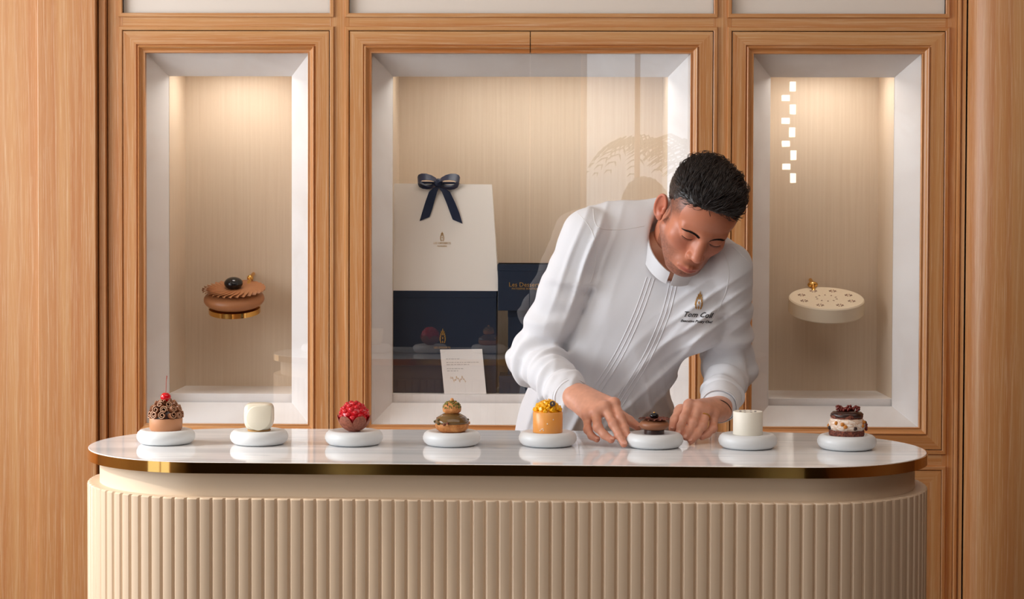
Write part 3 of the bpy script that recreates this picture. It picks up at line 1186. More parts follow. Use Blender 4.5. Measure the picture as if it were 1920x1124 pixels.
# 5 mango cake
r = on_plate(4, 'mango_cake', 'orange cylinder cake topped with diced yellow mango')
MB().lathe([(0, 0), (0.0312, 0), (0.0316, 0.001), (0.0316, 0.0425), (0.030, 0.0440), (0, 0.0440)], 56).build('glazed_cylinder', M_orange, r, angle=0.9)
rng = random.Random(12)
for k in range(52):
    f = (k + .5) / 52
    a = k * 2.39996
    rr = 0.0275 * math.sqrt(f)
    zz = 0.047 + 0.0185 * (1 - f) + rng.uniform(-.001, .0015)
    s_ = rng.uniform(0.0034, 0.0044)
    M = Matrix.Translation((rr * math.cos(a), rr * math.sin(a), zz)) @ Euler((rng.random() * 3, rng.random() * 3, rng.random() * 3)).to_matrix().to_4x4()
    MB().box(-s_, s_, -s_, s_, -s_, s_, M=M).build('mango_cube', M_mango, r, bevel=0.0008)
MB().lathe([(0, 0.044), (0.025, 0.044), (0.020, 0.055), (0.010, 0.062), (0, 0.063)], 24).build('mango_filling', M_mango, r)
md = MB().lathe([(0, 0), (0.0058, 0), (0.0062, 0.0010), (0, 0.0012)], 24, M=Matrix.Translation((0.010, -0.0235, 0.0625)) @ Matrix.Rotation(1.15, 4, 'X')).build('chocolate_medallion', M_dark, r)
MB().ball((0.010, -0.0252, 0.0632), (0.0013, 0.0008, 0.0026), seg=8, rings=6).build('gold_mark', M_gold, md)
for k, (a, zz) in enumerate(((-1.6, .021), (-1.9, .010), (-1.2, .030), (-2.1, .006), (-2.0, .009), (-1.85, .007))):
    MB().ball((0.0317 * math.cos(a), 0.0317 * math.sin(a), zz), (0.0012, 0.0006, 0.0016), seg=6, rings=4).build('citrus_fleck', M_creamg, r)

# 6 petal tart being finished
r = on_plate(5, 'petal_tart', 'small round milk chocolate tart with dark petals and a black pearl, between the hands')


def petal_tart(r, R, base_mat, body_mat, npet, tall=0.62, flat=0.0, baseR=0.70, baseH=0.28, pear=0.30, petal_mat=None, gold=True, droop=0.0):
    """fluffy lens-shaped body on a ring, fan of thin petals and a glazed pearl; R = overall radius"""
    bh = baseH * R
    MB().lathe([(0, 0), (baseR * R, 0), (baseR * R, bh), (0, bh)], 48).build('base_ring', base_mat, r, angle=0.9)
    hh = tall * R
    prof = [(0, bh * 0.85)]
    for i in range(1, 16):
        a = -PI / 2 + PI * i / 16
        prof.append((R * 0.97 * (math.cos(a) ** 0.62), bh * 0.85 + hh / 2 + hh / 2 * math.sin(a)))
    prof.append((0, bh * 0.85 + hh))
    MB().lathe(prof, 56).build('mousse_body', body_mat, r, angle=3)
    zt = bh * 0.85 + hh
    for k in range(npet):
        a = 2 * PI * k / npet
        vs, fs = [], []
        NU, NV = 8, 4
        for s_ in (0, 1):
            for i in range(NU + 1):
                for j in range(NV + 1):
                    u, v = i / NU, -1 + 2 * j / NV
                    rad = R * (0.12 + 0.89 * u)
                    wd = R * 0.235 * math.sin(PI * min(1, 0.12 + 0.80 * u)) ** 0.7 * (1 if u < .85 else 1 - (u - .85) * 4.5)
                    z = zt + R * (0.045 + 0.035 * v * (0.3 + 0.7 * u) + 0.03 * math.sin(u * 3.0) - droop * u * u) - s_ * R * 0.014
                    x, y = rad, v * wd
                    vs.append((x * math.cos(a) - y * math.sin(a), x * math.sin(a) + y * math.cos(a), z))
        m_ = (NU + 1) * (NV + 1)
        for s_ in range(2):
            for i in range(NU):
                for j in range(NV):
                    q = s_ * m_ + i * (NV + 1) + j
                    fs.append((q, q + 1, q + NV + 2, q + NV + 1))
        edge = [(i, 0) for i in range(NU)] + [(NU, j) for j in range(NV)] + [(i, NV) for i in range(NU, 0, -1)] + [(0, j) for j in range(NV, 0, -1)]
        ids = [i * (NV + 1) + j for i, j in edge]
        for i in range(len(ids)):
            b_ = ids[(i + 1) % len(ids)]
            fs.append((ids[i], b_, b_ + m_, ids[i] + m_))
        MB().add(vs, fs).build('chocolate_petal', petal_mat or M_choc, r, angle=0.9)
    p = MB().ball((0, 0, zt + R * (0.06 + pear * 0.55)), (R * pear, R * pear, R * pear * 0.66), seg=28, rings=16).build('pearl', M_pearl, r, angle=3)
    p['label'] = 'glossy black pearl'
    if gold:
        MB().ball((0, -R * .03, zt + R * (0.06 + pear * 1.18)), (R * .075, R * .05, R * .085), seg=7, rings=5).build('gold_leaf', M_gold, p, smooth=False)


petal_tart(r, 0.0325, M_dark, M_choc, 16, tall=0.72, baseR=0.66, baseH=0.26, petal_mat=M_sponge)

# 7 white cylinder
r = on_plate(6, 'white_cake', 'plain white cylinder cake with small dark dots on its top', rz=0.3)
MB().lathe([(0, 0), (0.0308, 0), (0.0312, 0.001), (0.0312, 0.0475), (0.0302, 0.0490), (0.0285, 0.0486), (0, 0.0486)], 56).build('white_cylinder', M_whitechoc, r, angle=0.9)
for k in range(8):
    a = 2 * PI * k / 8
    MB().ball((0.017 * math.cos(a), 0.017 * math.sin(a), 0.0487), (0.0030, 0.0030, 0.0005), seg=10, rings=4).build('dark_dot', M_dark, r)

# 8 caramel cake
r = on_plate(7, 'caramel_cake', 'layered cake of cocoa sponge and cream with caramel pieces and red brown clusters')
MB().lathe([(0, 0), (0.0355, 0), (0.0368, 0.003), (0.0366, 0.010), (0.035, 0.012), (0, 0.012)], 44, wob=lambda a, z: 1 + 0.012 * math.sin(9 * a) + 0.01 * math.sin(17 * a)).build('sponge_base', M_sponge, r, angle=1)
MB().lathe([(0, 0.0118), (0.0345, 0.0118), (0.0370, 0.018), (0.0372, 0.026), (0.0350, 0.034), (0.032, 0.037), (0, 0.037)], 56,
           wob=lambda a, z: 1 + 0.03 * math.sin(10 * a + z * 160)).build('piped_cream', M_meringue, r, angle=3)
MB().lathe([(0, 0.0365), (0.0325, 0.0365), (0.0340, 0.041), (0.0320, 0.047), (0.020, 0.0495), (0, 0.050)], 44, wob=lambda a, z: 1 + 0.015 * math.sin(11 * a)).build('sponge_top', M_sponge, r, angle=1)
MB().lathe([(0.0338, 0.0400), (0.0338, 0.0455), (0.029, 0.0500), (0.016, 0.0520), (0, 0.0520)], 44,
           wob=lambda a, z: (1.0 + 0.03 * math.sin(7 * a + 2)) if z > 0.042 else 1.0 + 0.04 * math.sin(5 * a)).build('dark_glaze', M_dark, r, angle=3)
rng = random.Random(21)
for k in range(15):
    a = 2 * PI * k / 15 + rng.uniform(-.15, .15)
    zz = rng.uniform(0.016, 0.033)
    m_ = M_caramel if k % 4 else M_dark
    MB().ball((0.0368 * math.cos(a), 0.0368 * math.sin(a), zz), (0.0046, 0.0030, 0.0042), seg=10, rings=7, disp=lambda d: 1 + .1 * math.sin(9 * d.x)).build('caramel_piece', m_, r, angle=2)
for k in range(84):
    if k < 8:
        a = 0.1 + rng.uniform(-.15, .15)
        p = (0.040 * math.cos(a), 0.040 * math.sin(a) - .004, 0.018 + rng.uniform(-.005, .006))
    else:
        f = rng.random() ** .5
        a = rng.uniform(0, 2 * PI)
        p = (0.026 * f * math.cos(a), 0.018 * f * math.sin(a), 0.0545 + rng.uniform(-.001, .0035) + (0.004 if k % 5 == 0 else 0))
    s_ = rng.uniform(.0020, .0034)
    MB().ball(p, (s_, s_, s_), seg=8, rings=6).build('berry_cluster', M_cluster, r, angle=2)

# ------------------------------------------------------------------ large replica cakes on the back panels of the side cabinets
M_cocoa = mat('cocoa_brown_velvet', (176, 116, 74), 0.42)
YB5 = cabA[5]
# left: petal tart replica
p = at(440, 578, YB5 - 0.118)
r = thing('display_tart', 'large caramel brown petal tart replica with brass base fixed in the left cabinet', 'display cake', (p.x, p.y, p.z - .012), 0)
r.rotation_euler = (math.radians(13), 0, 0)
petal_tart(r, 0.0925, M_brass, M_cocoa, 30, tall=0.60, baseR=0.83, baseH=0.16, pear=0.30, petal_mat=M_cocoa, gold=False)
mb = MB().tube([(0.035, 0.03, 0.066), (0.037, 0.075, 0.083), (0.037, 0.155, 0.080)], 0.006, 10)
mb.ball((0.037, 0.078, 0.084), 0.010, seg=12, rings=8)
mb.build('wall_bracket', M_brass, r)
# right: round cake replica with pierced flowers
p = at(1548, 590, YB5 - 0.130)
r = thing('display_cake', 'large ivory round cake replica with eight pierced flowers fixed in the right cabinet', 'display cake', (p.x, p.y, p.z - 0.004), 0)
r.rotation_euler = (math.radians(15), 0, 0)
M_ivory = mat('ivory_velvet', (238, 222, 196), 0.5)
R8 = 0.1105
MB().lathe([(0, 0.010), (R8 - .004, 0.010), (R8, 0.014), (R8, 0.052), (R8 - .003, 0.0555), (R8 - .007, 0.0550), (0, 0.0550)], 72).build('cake_body', M_ivory, r, angle=0.7)
MB().lathe([(0, 0), (0.056, 0), (0.056, 0.010), (0, 0.010)], 48).build('base_ring', M_brass, r, angle=0.7)
for k in range(8):
    a = 2 * PI * (k + .5) / 8
    cx, cy = 0.075 * math.cos(a), 0.075 * math.sin(a)
    mb = MB()
    for j in range(8):
        b_ = 2 * PI * j / 8 + a
        M = Matrix.Translation((cx + 0.0085 * math.cos(b_), cy + 0.0085 * math.sin(b_), 0.0552)) @ Matrix.Rotation(b_, 4, 'Z')
        mb.ball(M.translation, (0.0042, 0.0020, 0.0005), M=Matrix.Rotation(b_, 4, 'Z'), seg=8, rings=4)
    mb.build('pierced_flower', M_sponge, r)
mb = MB()
for j in range(10):
    b_ = 2 * PI * (j + .5) / 10
    mb.ball((0.030 * math.cos(b_), 0.030 * math.sin(b_), 0.0552), (0.0040, 0.0022, 0.0005), M=Matrix.Rotation(b_, 4, 'Z'), seg=8, rings=4)
mb.build('pierced_ring', M_sponge, r)
mb = MB().tube([(-0.026, 0.08, 0.050), (-0.026, 0.100, 0.064), (-0.026, 0.160, 0.064)], 0.006, 10)
mb.ball((-0.026, 0.104, 0.064), (0.016, 0.01, 0.010), seg=12, rings=8)
mb.build('wall_bracket', M_brass, r)
# slim lamp strips hidden behind the upper lip of each niche
for (cb, nm, pw, yl) in ((cabA, 'left', 1.1, 5.325), (cabB, 'middle', 1.6, 5.284), (cabC, 'right', 1.1, 5.325)):
    _, a, b, zt_, sh_, yb_ = cb
    l_ = area('niche_strip_light_' + nm, ((a + b) / 2, yl, zt_ + 0.034), ((a + b) / 2, yl + 0.02, zt_ - 0.7), (b - a) * (0.80 if nm == 'middle' else 0.55), 0.04 if nm == 'middle' else 0.11, pw, (1.0, 0.96, 0.90))

# ------------------------------------------------------------------ behind the camera: a hanging shell lamp and a palm outside, both seen mirrored in the glass
M_glow = bpy.data.materials.new('lit_shell_shade')
M_glow.use_nodes = True
t = NT(M_glow)
t.b.inputs['Emission Color'].default_value = (1.0, 0.93, 0.82, 1)
t.b.inputs['Emission Strength'].default_value = 9.0
lampo = thing('hanging_lamp', 'hanging lamp of stacked glowing shell squares, mirrored in the right cabinet glass', 'lamp', (1.84, -3.2, 0))
rng = random.Random(4)
mb = MB()
for k in range(9):
    zc = 2.42 - k * 0.085
    wd = 0.030 if k % 2 else 0.022
    hh = 0.022 if k % 2 else 0.036
    dx = (-0.03 if k % 2 else 0.02) + rng.uniform(-.006, .006)
    m_ = MB().box(dx - wd, dx + wd, -0.01, 0.01, zc - hh, zc + hh)
    m_.build('shell_shade', M_glow, lampo, smooth=False, bevel=0.004)
MB().tube([(0, 0, ZC - 0.002), (0, 0, 1.70)], 0.003, 6).build('cord', M_dark, lampo)
M_leaf = mat('palm_leaf', (46, 88, 40), 0.5)
M_trunk = mat('palm_trunk', (96, 78, 60), 0.9)
palm = thing('palm_tree', 'palm outside the far window, mirrored in the middle cabinet glass', 'tree', (1.25, -5.6, 0))
MB().tube([(0, 0, 0), (0.03, 0, 0.9), (0, 0, 1.75)], [0.07, 0.055, 0.045], 10).build('trunk', M_trunk, palm)
for k in range(11):
    a = 2 * PI * k / 11 + .2
    mb = MB()
    for j in range(1, 19):
        u = j / 18
        r_, z_ = 0.85 * u, 1.75 + 0.55 * math.sin(u * 2.2) - 0.35 * u * u
        p = Vector((r_ * math.cos(a), r_ * math.sin(a), z_))
        for s_ in (-1, 1):
            ln = 0.24 * math.sin(PI * (0.12 + .8 * u))
            q = p + Vector((math.cos(a + s_ * 1.0), math.sin(a + s_ * 1.0), -0.5)) * ln
            mb.tube([p, (p + q) / 2 + Vector((0, 0, .015)), q], [.006, .009, .001], 4)
    mb.build('palm_frond', M_leaf, palm)
M_leaf2 = mat('hedge_leaf', (62, 104, 40), 0.5)
for i_, (hx, nm) in enumerate(((-1.6, 'left'), (1.42, 'right'))):
    sh = thing('garden_shrub', 'green shrub outside the narrow %s glass door behind the camera' % nm, 'shrub', (hx, -5.0, 0), 0, 'shrubs outside')
    mb = MB()
    rs_ = random.Random(i_)
    for k in range(420):
        p = Vector((rs_.gauss(0, .20), rs_.gauss(0, .16), rs_.uniform(0.1, 1.2)))
        d = Vector((rs_.gauss(0, 1), rs_.gauss(0, 1), rs_.gauss(0, 1))).normalized() * .07
        mb.tube([p, p + d * .5, p + d], [.004, .02, .002], 4)
    mb.build('foliage', M_leaf2, sh)
    MB().tube([(0, 0, 0), (0, 0, .6)], .02, 8).build('stem', M_trunk, sh)

# ------------------------------------------------------------------ smooth implicit bodies
def A3(*v):
    return np.array(v, dtype=np.float32)


def vnoise(P, scale, seed=0):
    """cheap smooth value noise on an (N,3) array"""
    Q = P * scale
    i = np.floor(Q).astype(np.int64)
    f = (Q - i).astype(np.float32)
    f = f * f * (3 - 2 * f)
    out = np.zeros(len(P), np.float32)
    for dx in (0, 1):
        for dy in (0, 1):
            for dz in (0, 1):
                h = (i[:, 0] + dx) * 73856093 ^ (i[:, 1] + dy) * 19349663 ^ (i[:, 2] + dz) * 83492791 ^ (seed * 2654435 + 97)
                h = (h ^ (h >> 13)) * 1274126177
                r = ((h ^ (h >> 16)) & 0xffff).astype(np.float32) / 65535.0
                wgt = (f[:, 0] if dx else 1 - f[:, 0]) * (f[:, 1] if dy else 1 - f[:, 1]) * (f[:, 2] if dz else 1 - f[:, 2])
                out += r * wgt
    return out * 2 - 1


def ell(c, r, R=None):
    c, r = A3(*c), A3(*r)
    Rm = None if R is None else np.array(R, dtype=np.float32)

    def f(P):
        q = P - c
        if Rm is not None:
            q = q @ Rm
        k0 = np.sqrt(((q / r) ** 2).sum(1))
        k1 = np.sqrt(((q / (r * r)) ** 2).sum(1)) + 1e-9
        return k0 * (k0 - 1) / k1
    return f


def cap(a, b, ra, rb=None, flat=None):
    """tapered capsule; flat=(axis, factor) squeezes it along an axis"""
    a, b = A3(*a), A3(*b)
    rb = ra if rb is None else rb
    ba = b - a
    L2 = float((ba * ba).sum()) + 1e-12

    def f(P):
        pa = P - a
        h = np.clip(pa @ ba / L2, 0, 1)
        q = pa - h[:, None] * ba
        if flat is not None:
            ax = A3(*flat[0])
            ax = ax / np.linalg.norm(ax)
            c_ = q @ ax
            q = q + (c_ * (flat[1] - 1))[:, None] * ax
        return np.sqrt((q * q).sum(1)) - (ra + (rb - ra) * h)
    return f


def smin(a, b, k):
    h = np.maximum(k - np.abs(a - b), 0) / k
    return np.minimum(a, b) - h * h * k * 0.25


def smax(a, b, k):
    return -smin(-a, -b, k)


def field(prims):
    """prims: list of (op, k, fn); op '+' smooth union, '-' smooth cut, 'd' displacement"""
    def F(P):
        d = None
        for op, k, fn in prims:
            if op == 'd':
                m = np.abs(d) < k
                if m.any():
                    d[m] += fn(P[m])
                continue
            v = fn(P)
            if d is None:
                d = v
            elif op == '+':
                d = smin(d, v, k)
            elif op == '-':
                d = smax(d, -v, k)
            elif op == '&':
                d = smax(d, v, k)
        return d
    return F


def polygonise(F, lo, hi, h):
    """surface nets on a narrow band"""
    B = 8
    lo, hi = np.array(lo, float), np.array(hi, float)
    nb = np.ceil((hi - lo) / (h * B)).astype(int)
    n = nb * B + 1
    # coarse pass
    g = np.stack(np.meshgrid(*[np.arange(k) for k in nb], indexing='ij'), -1).reshape(-1, 3)
    ctr = lo + (g + 0.5) * B * h
    dc = np.concatenate([F(c.astype(np.float32)) for c in np.array_split(ctr, max(1, len(ctr) // 200000))])
    actb = np.abs(dc) < B * h * 1.35
    V = np.empty(n, np.float32)
    sgn = np.where(dc > 0, 1.0, -1.0).astype(np.float32).reshape(nb)
    V[:-1, :-1, :-1] = sgn.repeat(B, 0).repeat(B, 1).repeat(B, 2)
    V[-1], V[:, -1], V[:, :, -1] = 1, 1, 1
    o = np.stack(np.meshgrid(*[np.arange(B + 1)] * 3, indexing='ij'), -1).reshape(-1, 3)
    gb = g[actb]
    for s in range(0, len(gb), 400):
        blk = gb[s:s + 400]
        idx = (blk[:, None, :] * B + o[None]).reshape(-1, 3)
        vals = F((lo + idx * h).astype(np.float32))
        V[idx[:, 0], idx[:, 1], idx[:, 2]] = vals
    neg = V < 0
    c = [neg[dx:n[0] - 1 + dx, dy:n[1] - 1 + dy, dz:n[2] - 1 + dz] for dx in (0, 1) for dy in (0, 1) for dz in (0, 1)]
    al, an = c[0].copy(), c[0].copy()
    for q in c[1:]:
        al &= q
        an |= q
    act = an & ~al
    ci = np.argwhere(act)
    vid = np.full(act.shape, -1, np.int64)
    vid[act] = np.arange(len(ci))
    cv = {}
    for dx in (0, 1):
        for dy in (0, 1):
            for dz in (0, 1):
                cv[(dx, dy, dz)] = V[ci[:, 0] + dx, ci[:, 1] + dy, ci[:, 2] + dz]
    acc = np.zeros((len(ci), 3))
    cnt = np.zeros(len(ci))
    for a in cv:
        for ax in range(3):
            if a[ax] == 0:
                b = list(a)
                b[ax] = 1
                b = tuple(b)
                va, vb = cv[a], cv[b]
                m = (va < 0) != (vb < 0)
                t_ = va[m] / (va[m] - vb[m])
                p = np.repeat(np.array([a], float), m.sum(), 0)
                p[:, ax] = t_
                acc[m] += p
                cnt[m] += 1
    verts = lo + (ci + acc / cnt[:, None]) * h
    faces = []
    for ax in range(3):
        sl0 = [slice(None)] * 3
        sl1 = [slice(None)] * 3
        sl0[ax] = slice(0, n[ax] - 1)
        sl1[ax] = slice(1, n[ax])
        ch = neg[tuple(sl0)] != neg[tuple(sl1)]
        e = np.argwhere(ch)
        u, w_ = (ax + 1) % 3, (ax + 2) % 3
        ok = (e[:, u] > 0) & (e[:, w_] > 0) & (e[:, u] < n[u] - 1) & (e[:, w_] < n[w_] - 1)
        e = e[ok]
        q = []
        for du, dw in ((0, 0), (1, 0), (1, 1), (0, 1)):
            k = e.copy()
            k[:, u] -= 1 - du
            k[:, w_] -= 1 - dw
            q.append(vid[k[:, 0], k[:, 1], k[:, 2]])
        q = np.stack(q, 1)
        fl = ~neg[e[:, 0], e[:, 1], e[:, 2]]
        q[fl] = q[fl][:, ::-1]
        faces.append(q)
    faces = np.concatenate(faces)
    faces = faces[(faces >= 0).all(1)]
    return verts, faces


def relax(verts, faces, it=2, lam=0.5):
    n = len(verts)
    e = np.concatenate([faces[:, [0, 1]], faces[:, [1, 2]], faces[:, [2, 3]], faces[:, [3, 0]]])
    e = np.concatenate([e, e[:, ::-1]])
    cnt = np.bincount(e[:, 0], minlength=n)[:, None]
    for _ in range(it):
        s = np.stack([np.bincount(e[:, 0], weights=verts[e[:, 1], k], minlength=n) for k in range(3)], 1)
        verts = verts * (1 - lam) + lam * s / np.maximum(cnt, 1)
    return verts


def np_mesh(name, parts, mats, parent=None, colour=None):
    """parts: list of (verts, faces); colour: optional (N,3) list matching the verts"""
    vs, fs, o = [], [], 0
    for v, f in parts:
        vs.append(v)
        fs.append(f + o)
        o += len(v)
    V, Fc = np.concatenate(vs), np.concatenate(fs)
    me = bpy.data.meshes.new(name)
    me.vertices.add(len(V))
    me.vertices.foreach_set('co', V.astype(np.float32).ravel())
    me.loops.add(Fc.size)
    me.polygons.add(len(Fc))
    me.loops.foreach_set('vertex_index', Fc.astype(np.int32).ravel())
    me.polygons.foreach_set('loop_start', np.arange(0, Fc.size, 4, dtype=np.int32))
    me.polygons.foreach_set('use_smooth', np.ones(len(Fc), bool))
    me.update(calc_edges=True)
    me.validate()
    for m in (mats if isinstance(mats, (list, tuple)) else [mats]):
        me.materials.append(m)
    if colour is not None:
        ca = me.color_attributes.new('tone', 'FLOAT_COLOR', 'POINT')
        ca.data.foreach_set('color', np.concatenate([colour, np.ones((len(colour), 1))], 1).astype(np.float32).ravel())
    ob = bpy.data.objects.new(name, me)
    COL.objects.link(ob)
    if parent is not None:
        ob.parent = parent
    return ob


# ------------------------------------------------------------------ the pastry chef
# head frame, measured from the photograph: face turned down towards the tart, head tilted to its left shoulder
HR = np.array([[0.929, -0.0701, 0.3633], [0.2818, 0.7704, -0.5719], [-0.2397, 0.6337, 0.7355]])
HS = 1.03 / 1000.0
HT = np.array([0.3404, 3.9778, 1.4400])


def head_to_world(p):
    return (np.asarray(p) * HS) @ HR.T + HT


def world_to_head(p):
    return ((np.asarray(p) - HT) @ HR) / HS


def W(x, y, Y):
    return np.array(at(x, y, Y))


NECK = W(1276, 452, 4.10)
nb_l = world_to_head(NECK)

hp = []


def sym(op, k, mk):
    for s in (1, -1):
        hp.append((op, k, mk(s)))


hp.append(('+', 1, ell((0, 12, 42), (74, 94, 75))))
hp.append(('+', 25, ell((0, -28, 32), (62, 52, 52))))
hp.append(('+', 25, ell((0, -26, -28), (56, 50, 58))))
hp.append(('+', 22, ell((0, -42, -64), (45, 38, 38))))
hp.append(('+', 15, ell((0, -66, -98), (23, 18, 15))))
sym('+', 22, lambda s: cap((s * 53, -2, -46), (s * 25, -56, -93), 15, 14))
sym('+', 26, lambda s: ell((s * 41, -50, -24), (20, 19, 18)))
sym('+', 10, lambda s: cap((s * 44, -65, 13), (s * 10, -79, 14), 8.5, 9.5))
sym('-', 12, lambda s: ell((s * 31, -93, -1), (17, 13, 12)))
sym('+', 6, lambda s: ell((s * 31.5, -68.0, -1), (15.5, 14.0, 12)))
sym('-', 2, lambda s: cap((s * 20, -84.5, -7.0), (s * 43, -79, -6.5), 1.0))
hp.append(('+', 12, cap((0, -81, 12), (0, -97, -30), 7.5, 9.5)))
hp.append(('+', 12, ell((0, -80, -24), (15, 16, 20))))
hp.append(('+', 6, ell((0, -101, -36), (11.5, 10.5, 9))))
sym('+', 5, lambda s: ell((s * 13, -91, -40), (8, 9.5, 7.5)))
sym('-', 3, lambda s: ell((s * 6.0, -99, -46.5), (3.6, 5.0, 3.6)))
hp.append(('+', 16, ell((0, -76, -70), (26, 18, 22))))
hp.append(('-', 6, cap((0, -101, -52), (0, -99, -62), 2.2)))
sym('+', 4, lambda s: cap((s * 22, -84, -73.5), (s * 4, -95, -69.5), 3.0, 5.0))
hp.append(('+', 4, cap((-14, -87, -79.5), (14, -87, -79.5), 4.2)))
hp.append(('+', 4, ell((0, -91, -80), (12, 6.5, 6.0))))
sym('-', 2.2, lambda s: cap((s * 22, -89, -75), (s * 0, -100, -74.6), 0.9))
hp.append(('-', 8, cap((-12, -92, -90.5), (12, -92, -90.5), 3.5)))
sym('-', 9, lambda s: cap((s * 20, -97, -46), (s * 31, -88, -70), 1.6))   # fold beside the mouth
# ears
for s in (1, -1):
    c = np.array((s * 80, 10, -6.0))
    an = math.radians(-38) * s
    Re = Matrix.Rotation(an, 3, 'Z') @ Matrix.Rotation(math.radians(-10), 3, 'X')
    Rn = np.array(Re)
    hp.append(('+', 5, ell(c, (6.0, 14.5, 28), Rn)))
    q = lambda x, y, z: tuple(c + Rn @ np.array((s * x, y, z)))
    hp.append(('-', 4, ell(q(7, -1, 3), (6, 10, 17), Rn)))
    hp.append(('-', 3, ell(q(4, -5, -5), (6, 6, 8), Rn)))
    ring = [q(4.5, 13.5 * math.cos(t_), 26 * math.sin(t_) + 1) for t_ in np.linspace(-1.4, 3.4, 21)]
    for i in range(20):
        hp.append(('+', 2.5, cap(ring[i], ring[i + 1], 2.5)))
    hp.append(('+', 4, ell(q(2, -4, -25), (4.5, 8, 9), Rn)))
    hp.append(('+', 3, cap(q(5, -12, -10), q(5, -10, 0), 3)))
# neck down to the collar
nk = tuple(nb_l)
mid = tuple(np.array((0, 30, -62)) * 0.55 + nb_l * 0.45)
hp.append(('+', 18, cap((0, 26, -30), mid, 52, 56)))
hp.append(('+', 18, cap(mid, nk, 56, 62)))
headF = field(hp)
v, f = polygonise(headF, (-112, -128, -250), (112, 130, 128), 1.5)
v = relax(v, f, 2, 0.45)
keep = None
lv = v.copy()


def skin_tone(P):
    """own colour of the skin: lips, ears, cheeks, shaved sides and beard shadow"""
    n = len(P)
    base = np.tile(np.array(lin((206, 132, 102))), (n, 1))

    def blend(mask, col, a):
        nonlocal base
        m = np.clip(mask, 0, 1)[:, None] * a
        base = base * (1 - m) + np.array(lin(col)) * m
    x, y, z = P[:, 0], P[:, 1], P[:, 2]
    g = lambda cx, cy, cz, r: np.exp(-(((np.abs(x) - cx) ** 2 + (y - cy) ** 2 + (z - cz) ** 2) / (r * r)))
    blend(g(40, -70, -28, 22) * 1.2, (206, 128, 106), 0.45)
    blend(g(0, -110, -38, 16) * 1.2, (208, 134, 112), 0.5)
    ear = (np.abs(x) > 74) * (y < 45) * (y > -20) * (z < 34) * (z > -44) * 1.0
    blend(ear, (206, 112, 90), 0.40)
    # lips
    lipz = np.exp(-((z + 74.5 + 0.0 * x) / 6.0) ** 4) * np.exp(-(np.abs(x) / 21.0) ** 4) * (y < -82)
    blend(lipz, (178, 88, 80), 0.85)
    # beard shadow
    nb = 0.75 + 0.25 * vnoise(P, 0.35, 3)
    lower = 1 / (1 + np.exp((z + 44 + 0.32 * np.maximum(0, -y - 0) * 0.25) / 4.5))
    side = 1 / (1 + np.exp(-(np.abs(x) - 34) / 6.0))
    jaw = np.clip(lower * (y < 22) * np.clip(side + (z < -84) * 1.0, 0, 1), 0, 1)
    stache = np.exp(-((z + 62) / 5.0) ** 2 - (x / 19.0) ** 4) * (y < -80) * 0.5
    goat = np.exp(-((z + 98) / 13.0) ** 2 - (x / 24.0) ** 4) * (y < -60) * 0.5
    jaw = np.maximum(jaw, np.maximum(stache, goat))
    jaw = jaw * (1 - lipz)
    jaw = jaw * (1 / (1 + np.exp(-(z + 118 - 0.0 * x) / 6.0)))
    blend(jaw * nb, (72, 54, 50), 0.74)
    # shaved temples and nape
    hair = 1 / (1 + np.exp(-(z - (4 + 0.85 * np.maximum(0, -(y + 22))) ) / 5.0)) * (np.abs(x) > 46) * (y > -52)
    hair = np.maximum(hair, (y > 24) * 1.0 / (1 + np.exp(-(z + 42) / 6.0)))
    burn = np.exp(-((y + 6) / 9.0) ** 2) * (np.abs(x) > 58) * (z > -34) * (z < 30)
    blend(np.clip(hair + burn * 0.8, 0, 1) * nb * (1 - ear), (52, 38, 33), 0.85)
    return base


cols_head = skin_tone(lv)
wv = head_to_world(v)

M_skin = bpy.data.materials.new('skin')
M_skin.use_nodes = True
t = NT(M_skin)
at_ = t.n('ShaderNodeAttribute', attribute_name='tone')
nz = t.noise(t.coords((1, 1, 1)), 60, 3, 0.6)
t.l(t.mix(t.ramp(nz, [(0.35, (0, 0, 0)), (0.75, (60, 60, 60))]), at_.outputs[0], (190, 110, 86)), t.b.inputs['Base Color'])
t.b.inputs['Roughness'].default_value = 0.42
t.b.inputs['Specular IOR Level'].default_value = 0.45
t.b.inputs['Subsurface Weight'].default_value = 0.12
t.b.inputs['Subsurface Radius'].default_value = (0.010, 0.004, 0.002)
t.bump(t.noise(t.coords((1, 1, 1)), 420, 3, 0.6), 0.18, 0.0006)

